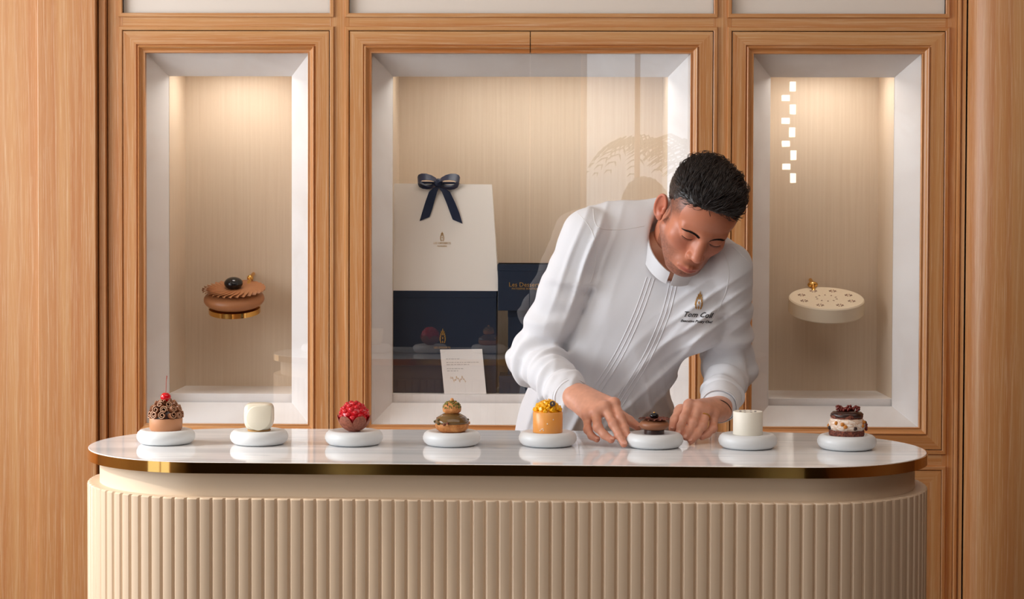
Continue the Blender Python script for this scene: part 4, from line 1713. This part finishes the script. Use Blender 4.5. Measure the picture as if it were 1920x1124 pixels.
# hands -------------------------------------------------------------------
def hand(joints, wrist, elbow_dir, thumb, palm_k=0.012, wr=0.030, flat_n=None):
    pr = []
    wv_ = W(*wrist)
    el_ = elbow_dir
    ax = el_ - wv_
    pr.append(('+', .01, cap(wv_, wv_ + ax * 0.5, wr * 0.98, wr * 1.18, flat=(flat_n, 1.22))))
    J = [[W(*q) for q in fng] for fng in joints]
    mc = [fng[0] for fng in J]
    for i, m_ in enumerate(mc):
        st = wv_ + (m_ - wv_) * 0.12 + (mc[i] - (mc[0] + mc[3]) / 2) * 0.35
        pr.append(('+', 0.016, cap(st, m_, 0.0175, 0.0118)))
    ctr = (mc[0] + mc[3] + wv_) / 3
    pr.append(('+', 0.018, cap(wv_ * .65 + mc[1] * .35, mc[1] * .75 + mc[2] * .25, 0.020, 0.013, flat=(flat_n, 1.25))))
    for fi, fng in enumerate(J):
        rs = (0.0114, 0.0104, 0.0092, 0.0078) if fi < 3 else (0.0102, 0.0090, 0.0080, 0.0070)
        fp = [('+', .001, cap(fng[0], fng[1], rs[0] * .96, rs[1] * .92))]
        fp.append(('+', 0.004, ell(fng[1], (rs[1] * 1.04,) * 3)))
        fp.append(('+', 0.004, cap(fng[1], fng[2], rs[1] * .93, rs[2] * .95)))
        fp.append(('+', 0.003, ell(fng[2], (rs[2] * 1.0,) * 3)))
        fp.append(('+', 0.003, cap(fng[2], fng[3], rs[2] * .94, rs[3])))
        pr.append(('+', 0.0045, field(fp)))
        pr.append(('+', 0.008, ell(fng[0] + np.array((0, -.002, .003)), (0.0108,) * 3)))
    T = [W(*q) for q in thumb]
    fp = [('+', .001, cap(wv_ * .6 + T[0] * .4, T[0], 0.020, 0.0145)), ('+', .008, cap(T[0], T[1], 0.0140, 0.0112)), ('+', .004, cap(T[1], T[2], 0.0112, 0.0088))]
    pr.append(('+', 0.008, field(fp)))
    allp = np.array([wv_, wv_ + ax * 0.5] + [q for fng in J for q in fng] + T)
    lo, hi = allp.min(0) - 0.045, allp.max(0) + 0.045
    Fh = field(pr)
    v, f = polygonise(Fh, lo, hi, 0.0013)
    v = relax(v, f, 2, 0.45)
    return v, f, J, T, Fh


WR, WL = (1080, 741, 3.965), (1346, 768, 3.985)
ELB_R = W(1003, 672, 4.17)
ELB_L = W(1367, 690, 4.21)
JR = [[(1152, 758, 3.885), (1163, 783, 3.853), (1171, 803, 3.836), (1177, 819, 3.822)],
      [(1135, 766, 3.875), (1150, 796, 3.838), (1161, 817, 3.820), (1170, 833, 3.806)],
      [(1117, 776, 3.872), (1121, 802, 3.838), (1133, 816, 3.826), (1146, 825, 3.818)],
      [(1101, 782, 3.880), (1102, 806, 3.856), (1109, 818, 3.846), (1119, 824, 3.840)]]
TR = [(1150, 772, 3.925), (1180, 790, 3.897), (1196, 801, 3.880)]
JL = [[(1292, 761, 3.912), (1283, 784, 3.886), (1277, 799, 3.876), (1273, 812, 3.868)],
      [(1309, 765, 3.912), (1300, 794, 3.880), (1292, 809, 3.870), (1286, 820, 3.864)],
      [(1325, 771, 3.917), (1317, 799, 3.884), (1306, 815, 3.872), (1296, 827, 3.864)],
      [(1339, 779, 3.927), (1337, 804, 3.900), (1327, 814, 3.890), (1316, 820, 3.884)]]
TL = [(1277, 772, 3.935), (1266, 788, 3.912), (1261, 804, 3.893)]
hvR, hfR, JwR, TwR, FhR = hand(JR, WR, ELB_R, TR, flat_n=(0.25, -0.55, 0.8))
hvL, hfL, JwL, TwL, FhL = hand(JL, WL, ELB_L, TL, flat_n=(-0.2, -0.55, 0.8))


def hand_tone(V, J, T, wr):
    n = len(V)
    base = np.tile(np.array(lin((214, 156, 130))), (n, 1))
    red = np.zeros(n)
    base *= (1 + 0.07 * vnoise(V.astype(np.float32), 160, 3) + 0.06 * vnoise(V.astype(np.float32), 60, 4))[:, None]
    for fng in J:
        for k, r in ((0, .011), (1, .010), (2, .008), (3, .009)):
            red = np.maximum(red, np.exp(-((V - fng[k]) ** 2).sum(1) / (r * 1.3) ** 2) * (0.7 if k < 3 else 0.9))
    red = np.maximum(red, np.exp(-((V - T[2]) ** 2).sum(1) / 0.014 ** 2))
    c = np.array(lin((192, 108, 84)))
    base = base * (1 - 0.6 * red[:, None]) + c * 0.6 * red[:, None]
    return base


# hidden trunk under the clothes, joined to head and forearms
SH_R, SH_L = W(1106, 442, 4.085), W(1366, 500, 4.03)
HIP = W(1120, 815, 4.40)
CHEST = W(1222, 540, 4.13)
BK = np.array((0.0, 0.03, -0.02))
bp_ = [('+', .04, cap(SH_R + BK, SH_L + BK, 0.040)),
       ('+', .08, cap(NECK + BK * .4, CHEST + BK, 0.050, 0.055)),
       ('+', .08, cap(CHEST + BK, HIP, 0.06, 0.10)),
       ('+', .05, cap(HIP + np.array((-.09, 0, 0)), HIP + np.array((.09, 0, 0)), 0.09)),
       ('+', .04, cap(SH_R + BK, ELB_R, 0.038, 0.032)), ('+', .04, cap(SH_L + BK, ELB_L, 0.034, 0.032)),
       ('+', .02, cap(ELB_R, W(*WR), 0.032, 0.024)), ('+', .02, cap(ELB_L, W(*WL), 0.032, 0.024))]
FEET = []
for s in (-1, 1):
    hip = HIP + np.array((s * .095, 0.02, -.03))
    knee = np.array((HIP[0] + s * 0.11, HIP[1] + 0.00, 0.50))
    ank = np.array((HIP[0] + s * 0.12, HIP[1] + 0.04, 0.085))
    FEET.append((hip, knee, ank))
    bp_ += [('+', .05, cap(hip, knee, 0.078, 0.052)), ('+', .03, cap(knee, ank, 0.050, 0.036))]
bvv, bff = polygonise(field(bp_), (-.45, 3.7, 0.02), (.75, 4.75, 1.6), 0.0075)

colour = np.concatenate([cols_head, hand_tone(hvR, JwR, TwR, WR), hand_tone(hvL, JwL, TwL, WL), np.tile(np.array(lin((208, 148, 118))), (len(bvv), 1))])
chef = np_mesh('person', [(wv, f), (hvR, hfR), (hvL, hfL), (bvv, bff)], M_skin, colour=colour)
tag(chef, 'person in white chef jacket leaning over the counter with both hands around a tart', 'person')

# ------------------------------------------------------------------ clothes
M_cloth = mat('white_cotton_twill', (227, 228, 233), 0.75, spec=0.25)
t = NT(M_cloth)
t.b.inputs['Sheen Weight'].default_value = 0.15
t.bump(t.noise(t.coords((1, 1, 1)), 900, 2, 0.6), 0.10, 0.0004)
M_seam = mat('stitched_seam', (228, 228, 230), 0.8)
M_thread = mat('black_thread', (22, 20, 26), 0.7)
M_goldthread = mat('gold_thread', (176, 128, 60), 0.5, 0.3)
M_hair = mat('dark_brown_hair', (36, 26, 23), 0.42, spec=0.5)
M_trouser = mat('dark_trousers', (30, 32, 40), 0.85)
M_shoe = mat('black_shoe', (16, 16, 18), 0.35)


def fold_arm(a, b, n, amp, ph, t0=0.0, t1=1.0):
    """soft creases running round a sleeve"""
    a, b = np.array(a), np.array(b)
    ax = (b - a) / np.linalg.norm(b - a)
    L = np.linalg.norm(b - a)
    s1 = np.cross(ax, (0, 0, 1.0))
    s1 /= np.linalg.norm(s1)
    s2 = np.cross(ax, s1)

    def f(P):
        q = P - a
        t_ = (q @ ax) / L
        th = np.arctan2(q @ s1, q @ s2)
        dist = np.linalg.norm(q - (q @ ax)[:, None] * ax, axis=1)
        m = np.exp(-((np.clip(t_, t0, t1) - t_) / 0.08) ** 2) * np.exp(-(np.maximum(dist - 0.062, 0) / 0.012) ** 2)
        nz = vnoise(P, 12, 5) * 0.6 + vnoise(P, 7, 8) * 1.2
        wv_ = np.sin(2 * np.pi * n * t_ + 1.1 * np.sin(th + ph) + nz * 1.7)
        wv_ = np.sign(wv_) * np.abs(wv_) ** 1.0
        sharp = np.exp(-(np.sin(np.pi * n * 0.63 * t_ + 0.9 * np.sin(th * 1 + ph + 1) + nz) / 0.42) ** 2)
        return (-amp * (0.40 * wv_ + 0.9 * (sharp - 0.4)) * m).astype(np.float32)
    return f


def fold_dir(c, d, r, n, amp, seed=0):
    """straight tension creases near c, running along direction d"""
    c, d = np.array(c), np.array(d, float)
    d /= np.linalg.norm(d)
    s = np.cross(d, (0, 1.0, 0))
    s /= np.linalg.norm(s)

    def f(P):
        q = P - c
        u, v = q @ d, q @ s
        m = np.exp(-(u / r[0]) ** 2 - (v / r[1]) ** 2)
        ph = v * n * 2 * np.pi + 1.3 * vnoise(P, 9, seed)
        return (-amp * np.exp(-(np.sin(ph * 0.5) / 0.5) ** 2) * m).astype(np.float32)
    return f


SLV_R = W(1064, 736, 3.998)
SLV_L = W(1350, 755, 4.03)
body = [('+', .05, cap(W(1160, 466, 4.14), W(1318, 520, 4.09), 0.088, 0.083)),
        ('+', .06, cap(W(1112, 440, 4.11), W(1240, 436, 4.14), 0.058, 0.075)),
        ('+', .05, cap(W(1255, 440, 4.14), W(1364, 500, 4.05), 0.062, 0.048)),
        ('+', .06, cap(W(1166, 560, 4.16), W(1296, 590, 4.12), 0.098, 0.088)),
        ('+', .06, cap(W(1120, 640, 4.22), W(1194, 650, 4.20), 0.112, 0.108)),
        ('+', .06, cap(W(1090, 722, 4.30), W(1160, 722, 4.28), 0.118, 0.114)),
        ('+', .06, cap(W(1066, 800, 4.36), W(1176, 800, 4.36), 0.124, 0.122)),
        ('+', .05, cap(W(1060, 880, 4.39), W(1180, 880, 4.39), 0.134, 0.132))]
armR = field([('+', .03, cap(SH_R, ELB_R, 0.0630, 0.0535)), ('+', .03, ell(ELB_R, (.058, .058, .056))), ('+', .025, cap(ELB_R, SLV_R, 0.0540, 0.0440))])
armL = field([('+', .03, cap(SH_L, ELB_L, 0.0540, 0.0530)), ('+', .03, ell(ELB_L, (.055, .056, .055))), ('+', .025, cap(ELB_L, SLV_L, 0.0530, 0.0430))])
UP = SH_R + (ELB_R - SH_R) * 0.0
jp = body + [('+', .005, armR), ('+', .006, armL),
             ('d', .03, fold_arm(SH_R, ELB_R, 5.0, 0.0060, 0.6, 0.25, 1.05)),
             ('d', .03, fold_arm(ELB_R, SLV_R, 4.5, 0.0085, 2.2, 0.0, 0.9)),
             ('d', .03, fold_arm(SH_L, ELB_L, 5.0, 0.0062, 1.2, 0.3, 1.05)),
             ('d', .03, fold_arm(ELB_L, SLV_L, 4.5, 0.0075, 0.2, 0.0, 0.9)),
             ('d', .03, fold_dir(W(1095, 500, 4.05), (0.35, 0, 1), (.12, .05), 26, 0.010, 1)),
             ('d', .03, fold_dir(W(1330, 590, 4.03), (1, 0, 0.7), (.09, .06), 30, 0.009, 2)),
             ('d', .03, fold_dir(W(1240, 700, 4.15), (0.8, 0, 0.9), (.14, .07), 22, 0.009, 3)),
             ('d', .03, fold_dir(W(1040, 780, 4.25), (0.3, 0, 1), (.12, .08), 20, 0.011, 4)),
             ('d', .03, fold_dir(W(1230, 790, 4.25), (-0.35, 0, 1), (.10, .05), 24, 0.009, 5)),
             ('d', .03, lambda P: (0.0022 * vnoise(P, 14, 11)).astype(np.float32))]
# open the shell where the cuffs sit, and cut the hem
axR = (W(*WR) - ELB_R) / np.linalg.norm(W(*WR) - ELB_R)
axL = (W(*WL) - ELB_L) / np.linalg.norm(W(*WL) - ELB_L)
n_F, n_B = W(1262, 508, 3.985), W(1282, 398, 4.15)
n_L, n_r = W(1224, 432, 4.075), W(1332, 470, 4.07)
n_c, n_a, n_b = (n_F + n_B) / 2, (n_F - n_B) / 2, (n_L - n_r) / 2
n_n = np.cross(n_a, n_b)
n_n = n_n / np.linalg.norm(n_n) * (1 if np.cross(n_a, n_b)[2] > 0 else -1)
n_ra, n_rb = np.linalg.norm(n_a), np.linalg.norm(n_b)
# neck opening: an elongated shaft above the collar ring
jp.append(('-', .010, cap(n_c - n_n * .012, n_c + n_n * .20, n_rb - .002, n_rb + .02, flat=(tuple(n_a / n_ra), n_rb / n_ra))))
jF = field(jp)
jv, jf = polygonise(jF, (0.0 - .10, 3.86, 0.70), (0.60, 4.60, 1.56), 0.0030)
jv = relax(jv, jf, 3, 0.5)
jacket = np_mesh('chef_jacket', [(jv, jf)], M_cloth, parent=chef)
jacket['label'] = 'white cotton chef jacket'
JT = BVHTree.FromPolygons([tuple(q) for q in jv], [tuple(int(i) for i in q) for q in jf])


def on_jacket(px, py, off=0.0008):
    d = (Vector(at(px, py, 4.0)) - CAM).normalized()
    loc, nrm, i, dist = JT.ray_cast(CAM, d)
    if loc is None:
        return None
    if nrm.dot(d) > 0:
        nrm = -nrm
    return loc + nrm * off


def cuff(center, ax, r0, r1, L, name_label, flat=1.0):
    q = Vector(ax).to_track_quat('Z', 'Y').to_matrix().to_4x4()
    M = Matrix.Translation(Vector(center)) @ q
    th = 0.0028
    prof = [(r0, 0), (r0 + .0015, L * .08), ((r0 + r1) / 2 + .001, L * .5), (r1, L * .92), (r1 - .0008, L), (r1 - th, L - .0005), (r1 - th, L * .9), (r0 - th, 0.0)]
    o = MB().lathe(prof, 40, M=M, closed=True, wob=lambda a, z: 1 + 0.018 * math.sin(2 * a + 1) + 0.010 * math.sin(5 * a + z * 90)).build('cuff', M_cloth, chef, angle=1.2)
    MB().lathe([(r1 + .0004, L - .0068), (r1 + .0011, L - .0064), (r1 + .0004, L - .0060)], 40, M=M, closed=True, wob=lambda a, z: 1 + 0.018 * math.sin(2 * a + 1) + 0.010 * math.sin(5 * a + z * 90)).build('cuff_seam', M_seam, o)
    return o


cuff(SLV_R - axR * 0.030, axR, 0.0445, 0.0405, 0.052, '')
cuff(SLV_L - axL * 0.026, axL, 0.0440, 0.0415, 0.050, '')

# standing collar
Fp, Bp, Lp, Rp = (Vector(W(*q)) for q in ((1262, 508, 3.985), (1282, 398, 4.15), (1224, 432, 4.075), (1332, 470, 4.07)))
Cc = (Fp + Bp) / 2
av, bv = (Fp - Bp) / 2, (Lp - Rp) / 2
down = av.cross(bv).normalized()
if down.z > 0:
    down = -down
NS = 60
gap = 0.07
vs, fs = [], []
LV = ((0.0, 0.0), (0.008, 0.0008), (0.018, 0.0018), (0.027, 0.003), (0.036, 0.005))
for i in range(NS + 1):
    a = gap + (2 * PI - 2 * gap) * i / NS
    d = math.cos(a) * av + math.sin(a) * bv
    u = d.normalized()
    front = math.exp(-(min(a, 2 * PI - a) / 0.35) ** 2)
    for th in (0.0, 0.0026):
        for (h, o_) in LV:
            hh = h + (0.006 * front if h == 0 else 0)
            vs.append(Cc + d + u * (o_ + th) + down * hh)
K = len(LV)
for i in range(NS):
    a, b = i * 2 * K, (i + 1) * 2 * K
    for j in range(K - 1):
        fs += [(a + j, a + j + 1, b + j + 1, b + j), (a + K + j, b + K + j, b + K + j + 1, a + K + j + 1)]
    fs += [(a, b, b + K, a + K), (a + K - 1, a + 2 * K - 1, b + 2 * K - 1, b + K - 1)]
for a in (0, NS * 2 * K):
    fs.append(tuple([a + j for j in range(K)] + [a + K + j for j in range(K - 1, -1, -1)]))
col = MB().add(vs, fs).build('collar', M_cloth, chef, angle=1.0)


def px_line(name, pts, rad, m, off=0.0004, n=40, parent=None):
    out = []
    for i in range(n + 1):
        u = i / n * (len(pts) - 1)
        k = min(int(u), len(pts) - 2)
        f_ = u - k
        p0, p1 = pts[max(k - 1, 0)], pts[k]
        p2, p3 = pts[k + 1], pts[min(k + 2, len(pts) - 1)]
        q = [0.5 * ((2 * p1[c]) + (-p0[c] + p2[c]) * f_ + (2 * p0[c] - 5 * p1[c] + 4 * p2[c] - p3[c]) * f_ ** 2 + (-p0[c] + 3 * p1[c] - 3 * p2[c] + p3[c]) * f_ ** 3) for c in (0, 1)]
        s_ = on_jacket(q[0], q[1], off)
        if s_ is not None:
            out.append(s_)
    o = MB().tube(out, rad, 6).build(name, m, parent or jacket)
    return o


# pintucks either side of the placket
for k in range(3):
    d = k * 7.0
    px_line('pintuck', [(1213 + d, 520 + d * .25), (1190 + d, 585 + d * .3), (1155 + d, 660 + d * .4), (1116 + d, 722 + d * .5), (1080 + d, 776 + d * .5)], 0.0016, M_cloth, -0.0004)
for k in range(3):
    d = k * 7.0
    px_line('pintuck', [(1256 + d, 528 + d * .1), (1240 + d, 590 + d * .2), (1206 + d, 668 + d * .35), (1164 + d, 738 + d * .4), (1132 + d, 786 + d * .4)], 0.0016, M_cloth, -0.0004)
px_line('shoulder_seam', [(1112, 392), (1120, 425), (1160, 431), (1208, 424)], 0.0009, M_seam, 0.0, n=24)
px_line('armhole_seam', [(1082, 398), (1108, 430), (1118, 470), (1112, 515), (1096, 555)], 0.0009, M_seam, 0.0, n=24)
px_line('armhole_seam', [(1352, 462), (1366, 500), (1362, 545), (1345, 585), (1330, 612)], 0.0009, M_seam, 0.0, n=24)
px_line('armhole_seam', [(1372, 462), (1390, 478), (1404, 492)], 0.0009, M_seam, 0.0, n=12)

# embroidery on the chest
ppm = 1.0 / 845.0


def embroider(name, vs, fs, cx, cy, rot, m, lbl):
    n = len(vs)
    ca, sa = math.cos(rot), math.sin(rot)
    out = []
    for off in (0.0004, 0.0013):
        for v in vs:
            x, y = v.x / ppm, v.y / ppm
            X_, Y_ = cx + x * ca + y * sa, cy + x * sa - y * ca
            out.append(on_jacket(X_, Y_, off) or Vector(at(X_, Y_, 4.03)))
    ff = [tuple(f) for f in fs] + [tuple(i + n for i in reversed(f)) for f in fs]
    es = set()
    for f in fs:
        for i in range(len(f)):
            es.add((f[i], f[(i + 1) % len(f)]))
    for (a, b) in es:
        if (b, a) not in es:
            ff.append((a, b, b + n, a + n))
    o = MB().add(out, ff).build(name, m, jacket, smooth=False)
    o['label'] = lbl
    return o


tv, tf = text_verts('Tom Coll', 0.0165, 0.45)
embroider('embroidered_name', tv, tf, 1307, 595, 0.05, M_thread, 'name embroidered in black thread')
tv, tf = text_verts('Executive Pastry Chef', 0.0078, 0.4)
embroider('embroidered_title', tv, tf, 1305, 605, 0.05, M_thread, 'small black embroidered line under the name')
ev, ef = emblem_pieces(0.042)
embroider('embroidered_mark', ev, ef, 1309, 581, 0.12, M_goldthread, 'gold embroidered drop shaped mark')

# trousers and shoes (behind the counter)
tp = []
for hip, knee, ank in FEET:
    tp += [('+', .05, cap(hip, knee, 0.098, 0.075)), ('+', .03, cap(knee, ank, 0.074, 0.062))]
tp.append(('+', .05, cap(HIP + np.array((-.06, .0, -.02)), HIP + np.array((.06, .0, -.02)), 0.105)))
tp.append(('&', .01, lambda P: (0.075 - P[:, 2]).astype(np.float32)))
tv_, tf_ = polygonise(field(tp), (-.3, 4.1, 0.0), (.65, 4.7, 1.08), 0.008)
np_mesh('trousers', [(tv_, tf_)], M_trouser, parent=chef)
for hip, knee, ank in FEET:
    x, y = ank[0], ank[1]
    sp = [('+', .02, cap((x, y + .035, .045), (x, y - .10, .035), 0.043, 0.038)), ('+', .02, cap((x, y - .10, .035), (x, y - .19, .03), 0.042, 0.034, flat=((0, 0, 1), 1.15))),
          ('+', .02, cap((x, y, .05), (x, y, .09), 0.045)), ('&', .004, lambda P: (0.0015 - P[:, 2]).astype(np.float32))]
    a, b = polygonise(field(sp), (x - .08, y - .26, -0.01), (x + .08, y + .10, .16), 0.005)
    np_mesh('shoe', [(a, b)], M_shoe, parent=chef)

# ------------------------------------------------------------------ hair, brows, lashes
def hair_region(P):
    """>0 where hair grows (head-local mm)"""
    x, y, z = P[:, 0], P[:, 1], P[:, 2]
    ax_ = np.abs(x)
    front = z - (66 - 0.004 * x * x + 0.55 * np.clip(y + 62, -30, 200) * -1.0)
    side = z - np.where(y < 8, 20 - 0.2 * (y - 8), np.where(y < 25, 18, -10 - 0.45 * (y - 25)))
    return np.minimum(front, side)


capf = field([('+', 1, ell((0, 13, 44), (77, 96, 77))),
              ('+', 20, ell((4, -2, 68), (62, 74, 58))),
              ('&', 7, lambda P: (-hair_region(P) * 0.6).astype(np.float32)),
              ('d', 12, lambda P: (1.6 * vnoise(P, 0.10, 4) + 0.9 * vnoise(P * A3(1.0, 0.35, 1.0), 0.33, 6)).astype(np.float32))])
cv_, cf_ = polygonise(capf, (-100, -110, -70), (105, 130, 145), 2.0)
cv_ = relax(cv_, cf_, 1, 0.4)
hb = np.random.RandomState(11)
BT = BVHTree.FromPolygons([tuple(q) for q in cv_], [tuple(int(i) for i in q) for q in cf_])
mb = MB()
made = 0
while made < 5200:
    d = hb.randn(3)
    d /= np.linalg.norm(d)
    o_ = Vector((0, 10, 42))
    loc, nrm, i_, ds = BT.ray_cast(o_ + Vector(d) * 200, -Vector(d))
    if loc is None or nrm is None:
        continue
    P = np.array([[loc.x, loc.y, loc.z]])
    if hair_region(P)[0] < -1.0 or (loc - o_).length < 55:
        continue
    if nrm.dot(Vector(d)) < 0:
        nrm = -nrm
    top = min(1, max(0, (loc.z - 48) / 30))
    ln = (7 + 24 * top) * (0.75 + 0.5 * hb.rand())
    # swept back and towards his left, with whorls
    sw = vnoise(P, 0.035, 2)[0]
    flow = Vector((0.50 + 0.8 * sw, 0.95 - 0.5 * sw, 0.25)) * top + Vector((0, 0.75, -0.75)) * (1 - top)
    flow += Vector(hb.randn(3)) * 0.09
    tan = flow - nrm * flow.dot(nrm)
    tan = tan.normalized() if tan.length > 1e-3 else Vector((0, 1, 0))
    lift = (0.10 + 0.24 * hb.rand() + 0.20 * max(0.0, float(vnoise(P, 0.06, 9)[0]))) * (0.25 + 0.75 * top)
    if loc.y < -55 and loc.z > 60:
        lift += 0.22
    pts = []
    for k in range(6):
        u = k / 5
        h_ = math.sin(min(1, u * 1.15) * PI * 0.62) * lift * ln
        p = loc + tan * ln * u + nrm * (h_ - 0.6 - 0.012 * (ln * u) ** 2 * (1 if top > .3 else .5))
        pts.append(p)
    r0 = 0.45 + 0.50 * top * hb.rand()
    pts = [Vector(head_to_world(np.array(p))) for p in pts]
    mb.tube(pts, [r0 * .001 * q for q in (.8, 1.0, .95, .8, .5, .12)], 4)
    made += 1
hw = head_to_world(cv_)
base = len(hw)
mb.add([tuple(q) for q in hw], [tuple(int(i) for i in q) for q in cf_])
hair = mb.build('hair', M_hair, chef, angle=3, fix=False)
hair['label'] = 'short dark hair swept back'


def face_y(x, z, y0=-125.0):
    ys = np.arange(y0, -40, 0.4)
    P = np.stack([np.full_like(ys, x), ys, np.full_like(ys, z)], 1).astype(np.float32)
    d = headF(P)
    k = np.argmax(d < 0)
    return ys[k]


for s in (1, -1):
    mb = MB()
    for k in range(230):
        u = hb.rand()
        x = s * (11 + 33 * u)
        z = 6.0 + 6.0 * math.sin(min(1, u * 1.25) * PI * 0.62) - 9.0 * max(0, u - 0.7) + hb.uniform(-3.6, 3.4) * (1 - 0.6 * u)
        p0 = np.array((x, face_y(x, z) - 0.3, z))
        x1, z1 = x + s * (4.5 + 2.5 * u), z + (2.4 - 4.4 * u)
        p1 = np.array((x1, face_y(x1, z1) - 1.0, z1))
        pm = (p0 + p1) / 2 + np.array((0, -0.7, 0))
        mb.tube([Vector(head_to_world(q)) for q in (p0, pm, p1)], [0.00035, 0.0004, 0.00015], 3)
    mb.build('eyebrow', M_hair, chef)
    # lash line of the lowered lid
    mb = MB()
    line = []
    for k in range(13):
        u = k / 12
        x = s * (17.5 + 27 * u)
        z = -7.2 - 2.3 * math.sin(u * PI) + 1.2 * u
        line.append(np.array((x, face_y(x, z) - 0.15, z)))
    mb.tube([Vector(head_to_world(q)) for q in line], [0.0003] + [0.00075] * 11 + [0.0004], 5)
    for k in range(26):
        u = 0.12 + 0.88 * k / 25
        i0 = min(int(u * 12), 11)
        p0 = line[i0] * (1 - (u * 12 - i0)) + line[i0 + 1] * (u * 12 - i0)
        p1 = p0 + np.array((s * (0.8 + 1.6 * u), -2.2, -3.6))
        pm = p0 + np.array((s * .4, -1.6, -2.0))
        mb.tube([Vector(head_to_world(q)) for q in (p0, pm, p1)], [0.00028, 0.00022, 0.00008], 3)
    mb.build('eyelashes', M_hair, chef)

# nails, ring, bracelet
M_nail = mat('fingernail', (216, 156, 134), 0.25)
for J, T in ((JwR, TwR), (JwL, TwL)):
    for fng in J + [T]:
        a, b = Vector(fng[-2]), Vector(fng[-1])
        ax_ = (b - a).normalized()
        up = Vector((0, -0.55, 0.83))
        up = (up - ax_ * up.dot(ax_)).normalized()
        sd = ax_.cross(up)
        M = Matrix((sd, ax_, up)).transposed().to_4x4()
        rr = 0.0078 if fng is not J[3] else 0.0070
        MB().ball(b + up * (rr - 0.0012) + ax_ * 0.001, (0.0047, 0.0060, 0.0014), M=M, seg=16, rings=8).build('fingernail', M_nail, chef, angle=3)
rg = JwL[2]
a, b = Vector(rg[0]), Vector(rg[1])
q = (b - a).to_track_quat('Z', 'Y').to_matrix().to_4x4()
MB().lathe([(0.0108, -.0015), (0.0122, -.0012), (0.0122, .0012), (0.0108, .0015)], 32, M=Matrix.Translation(a.lerp(b, .42)) @ q, closed=True).build('ring', M_gold, chef)['label'] = 'gold ring'
wl = Vector(W(*WL))
q = Vector(axL).to_track_quat('Z', 'Y').to_matrix().to_4x4()
MB().lathe([(0.0300, -.0008), (0.0312, -.0008), (0.0312, .0008), (0.0300, .0008)], 40, M=Matrix.Translation(wl + Vector(axL) * 0.010) @ q @ Matrix.Rotation(0.2, 4, 'X'), closed=True).build('bracelet', M_thread, chef)['label'] = 'thin dark bracelet'
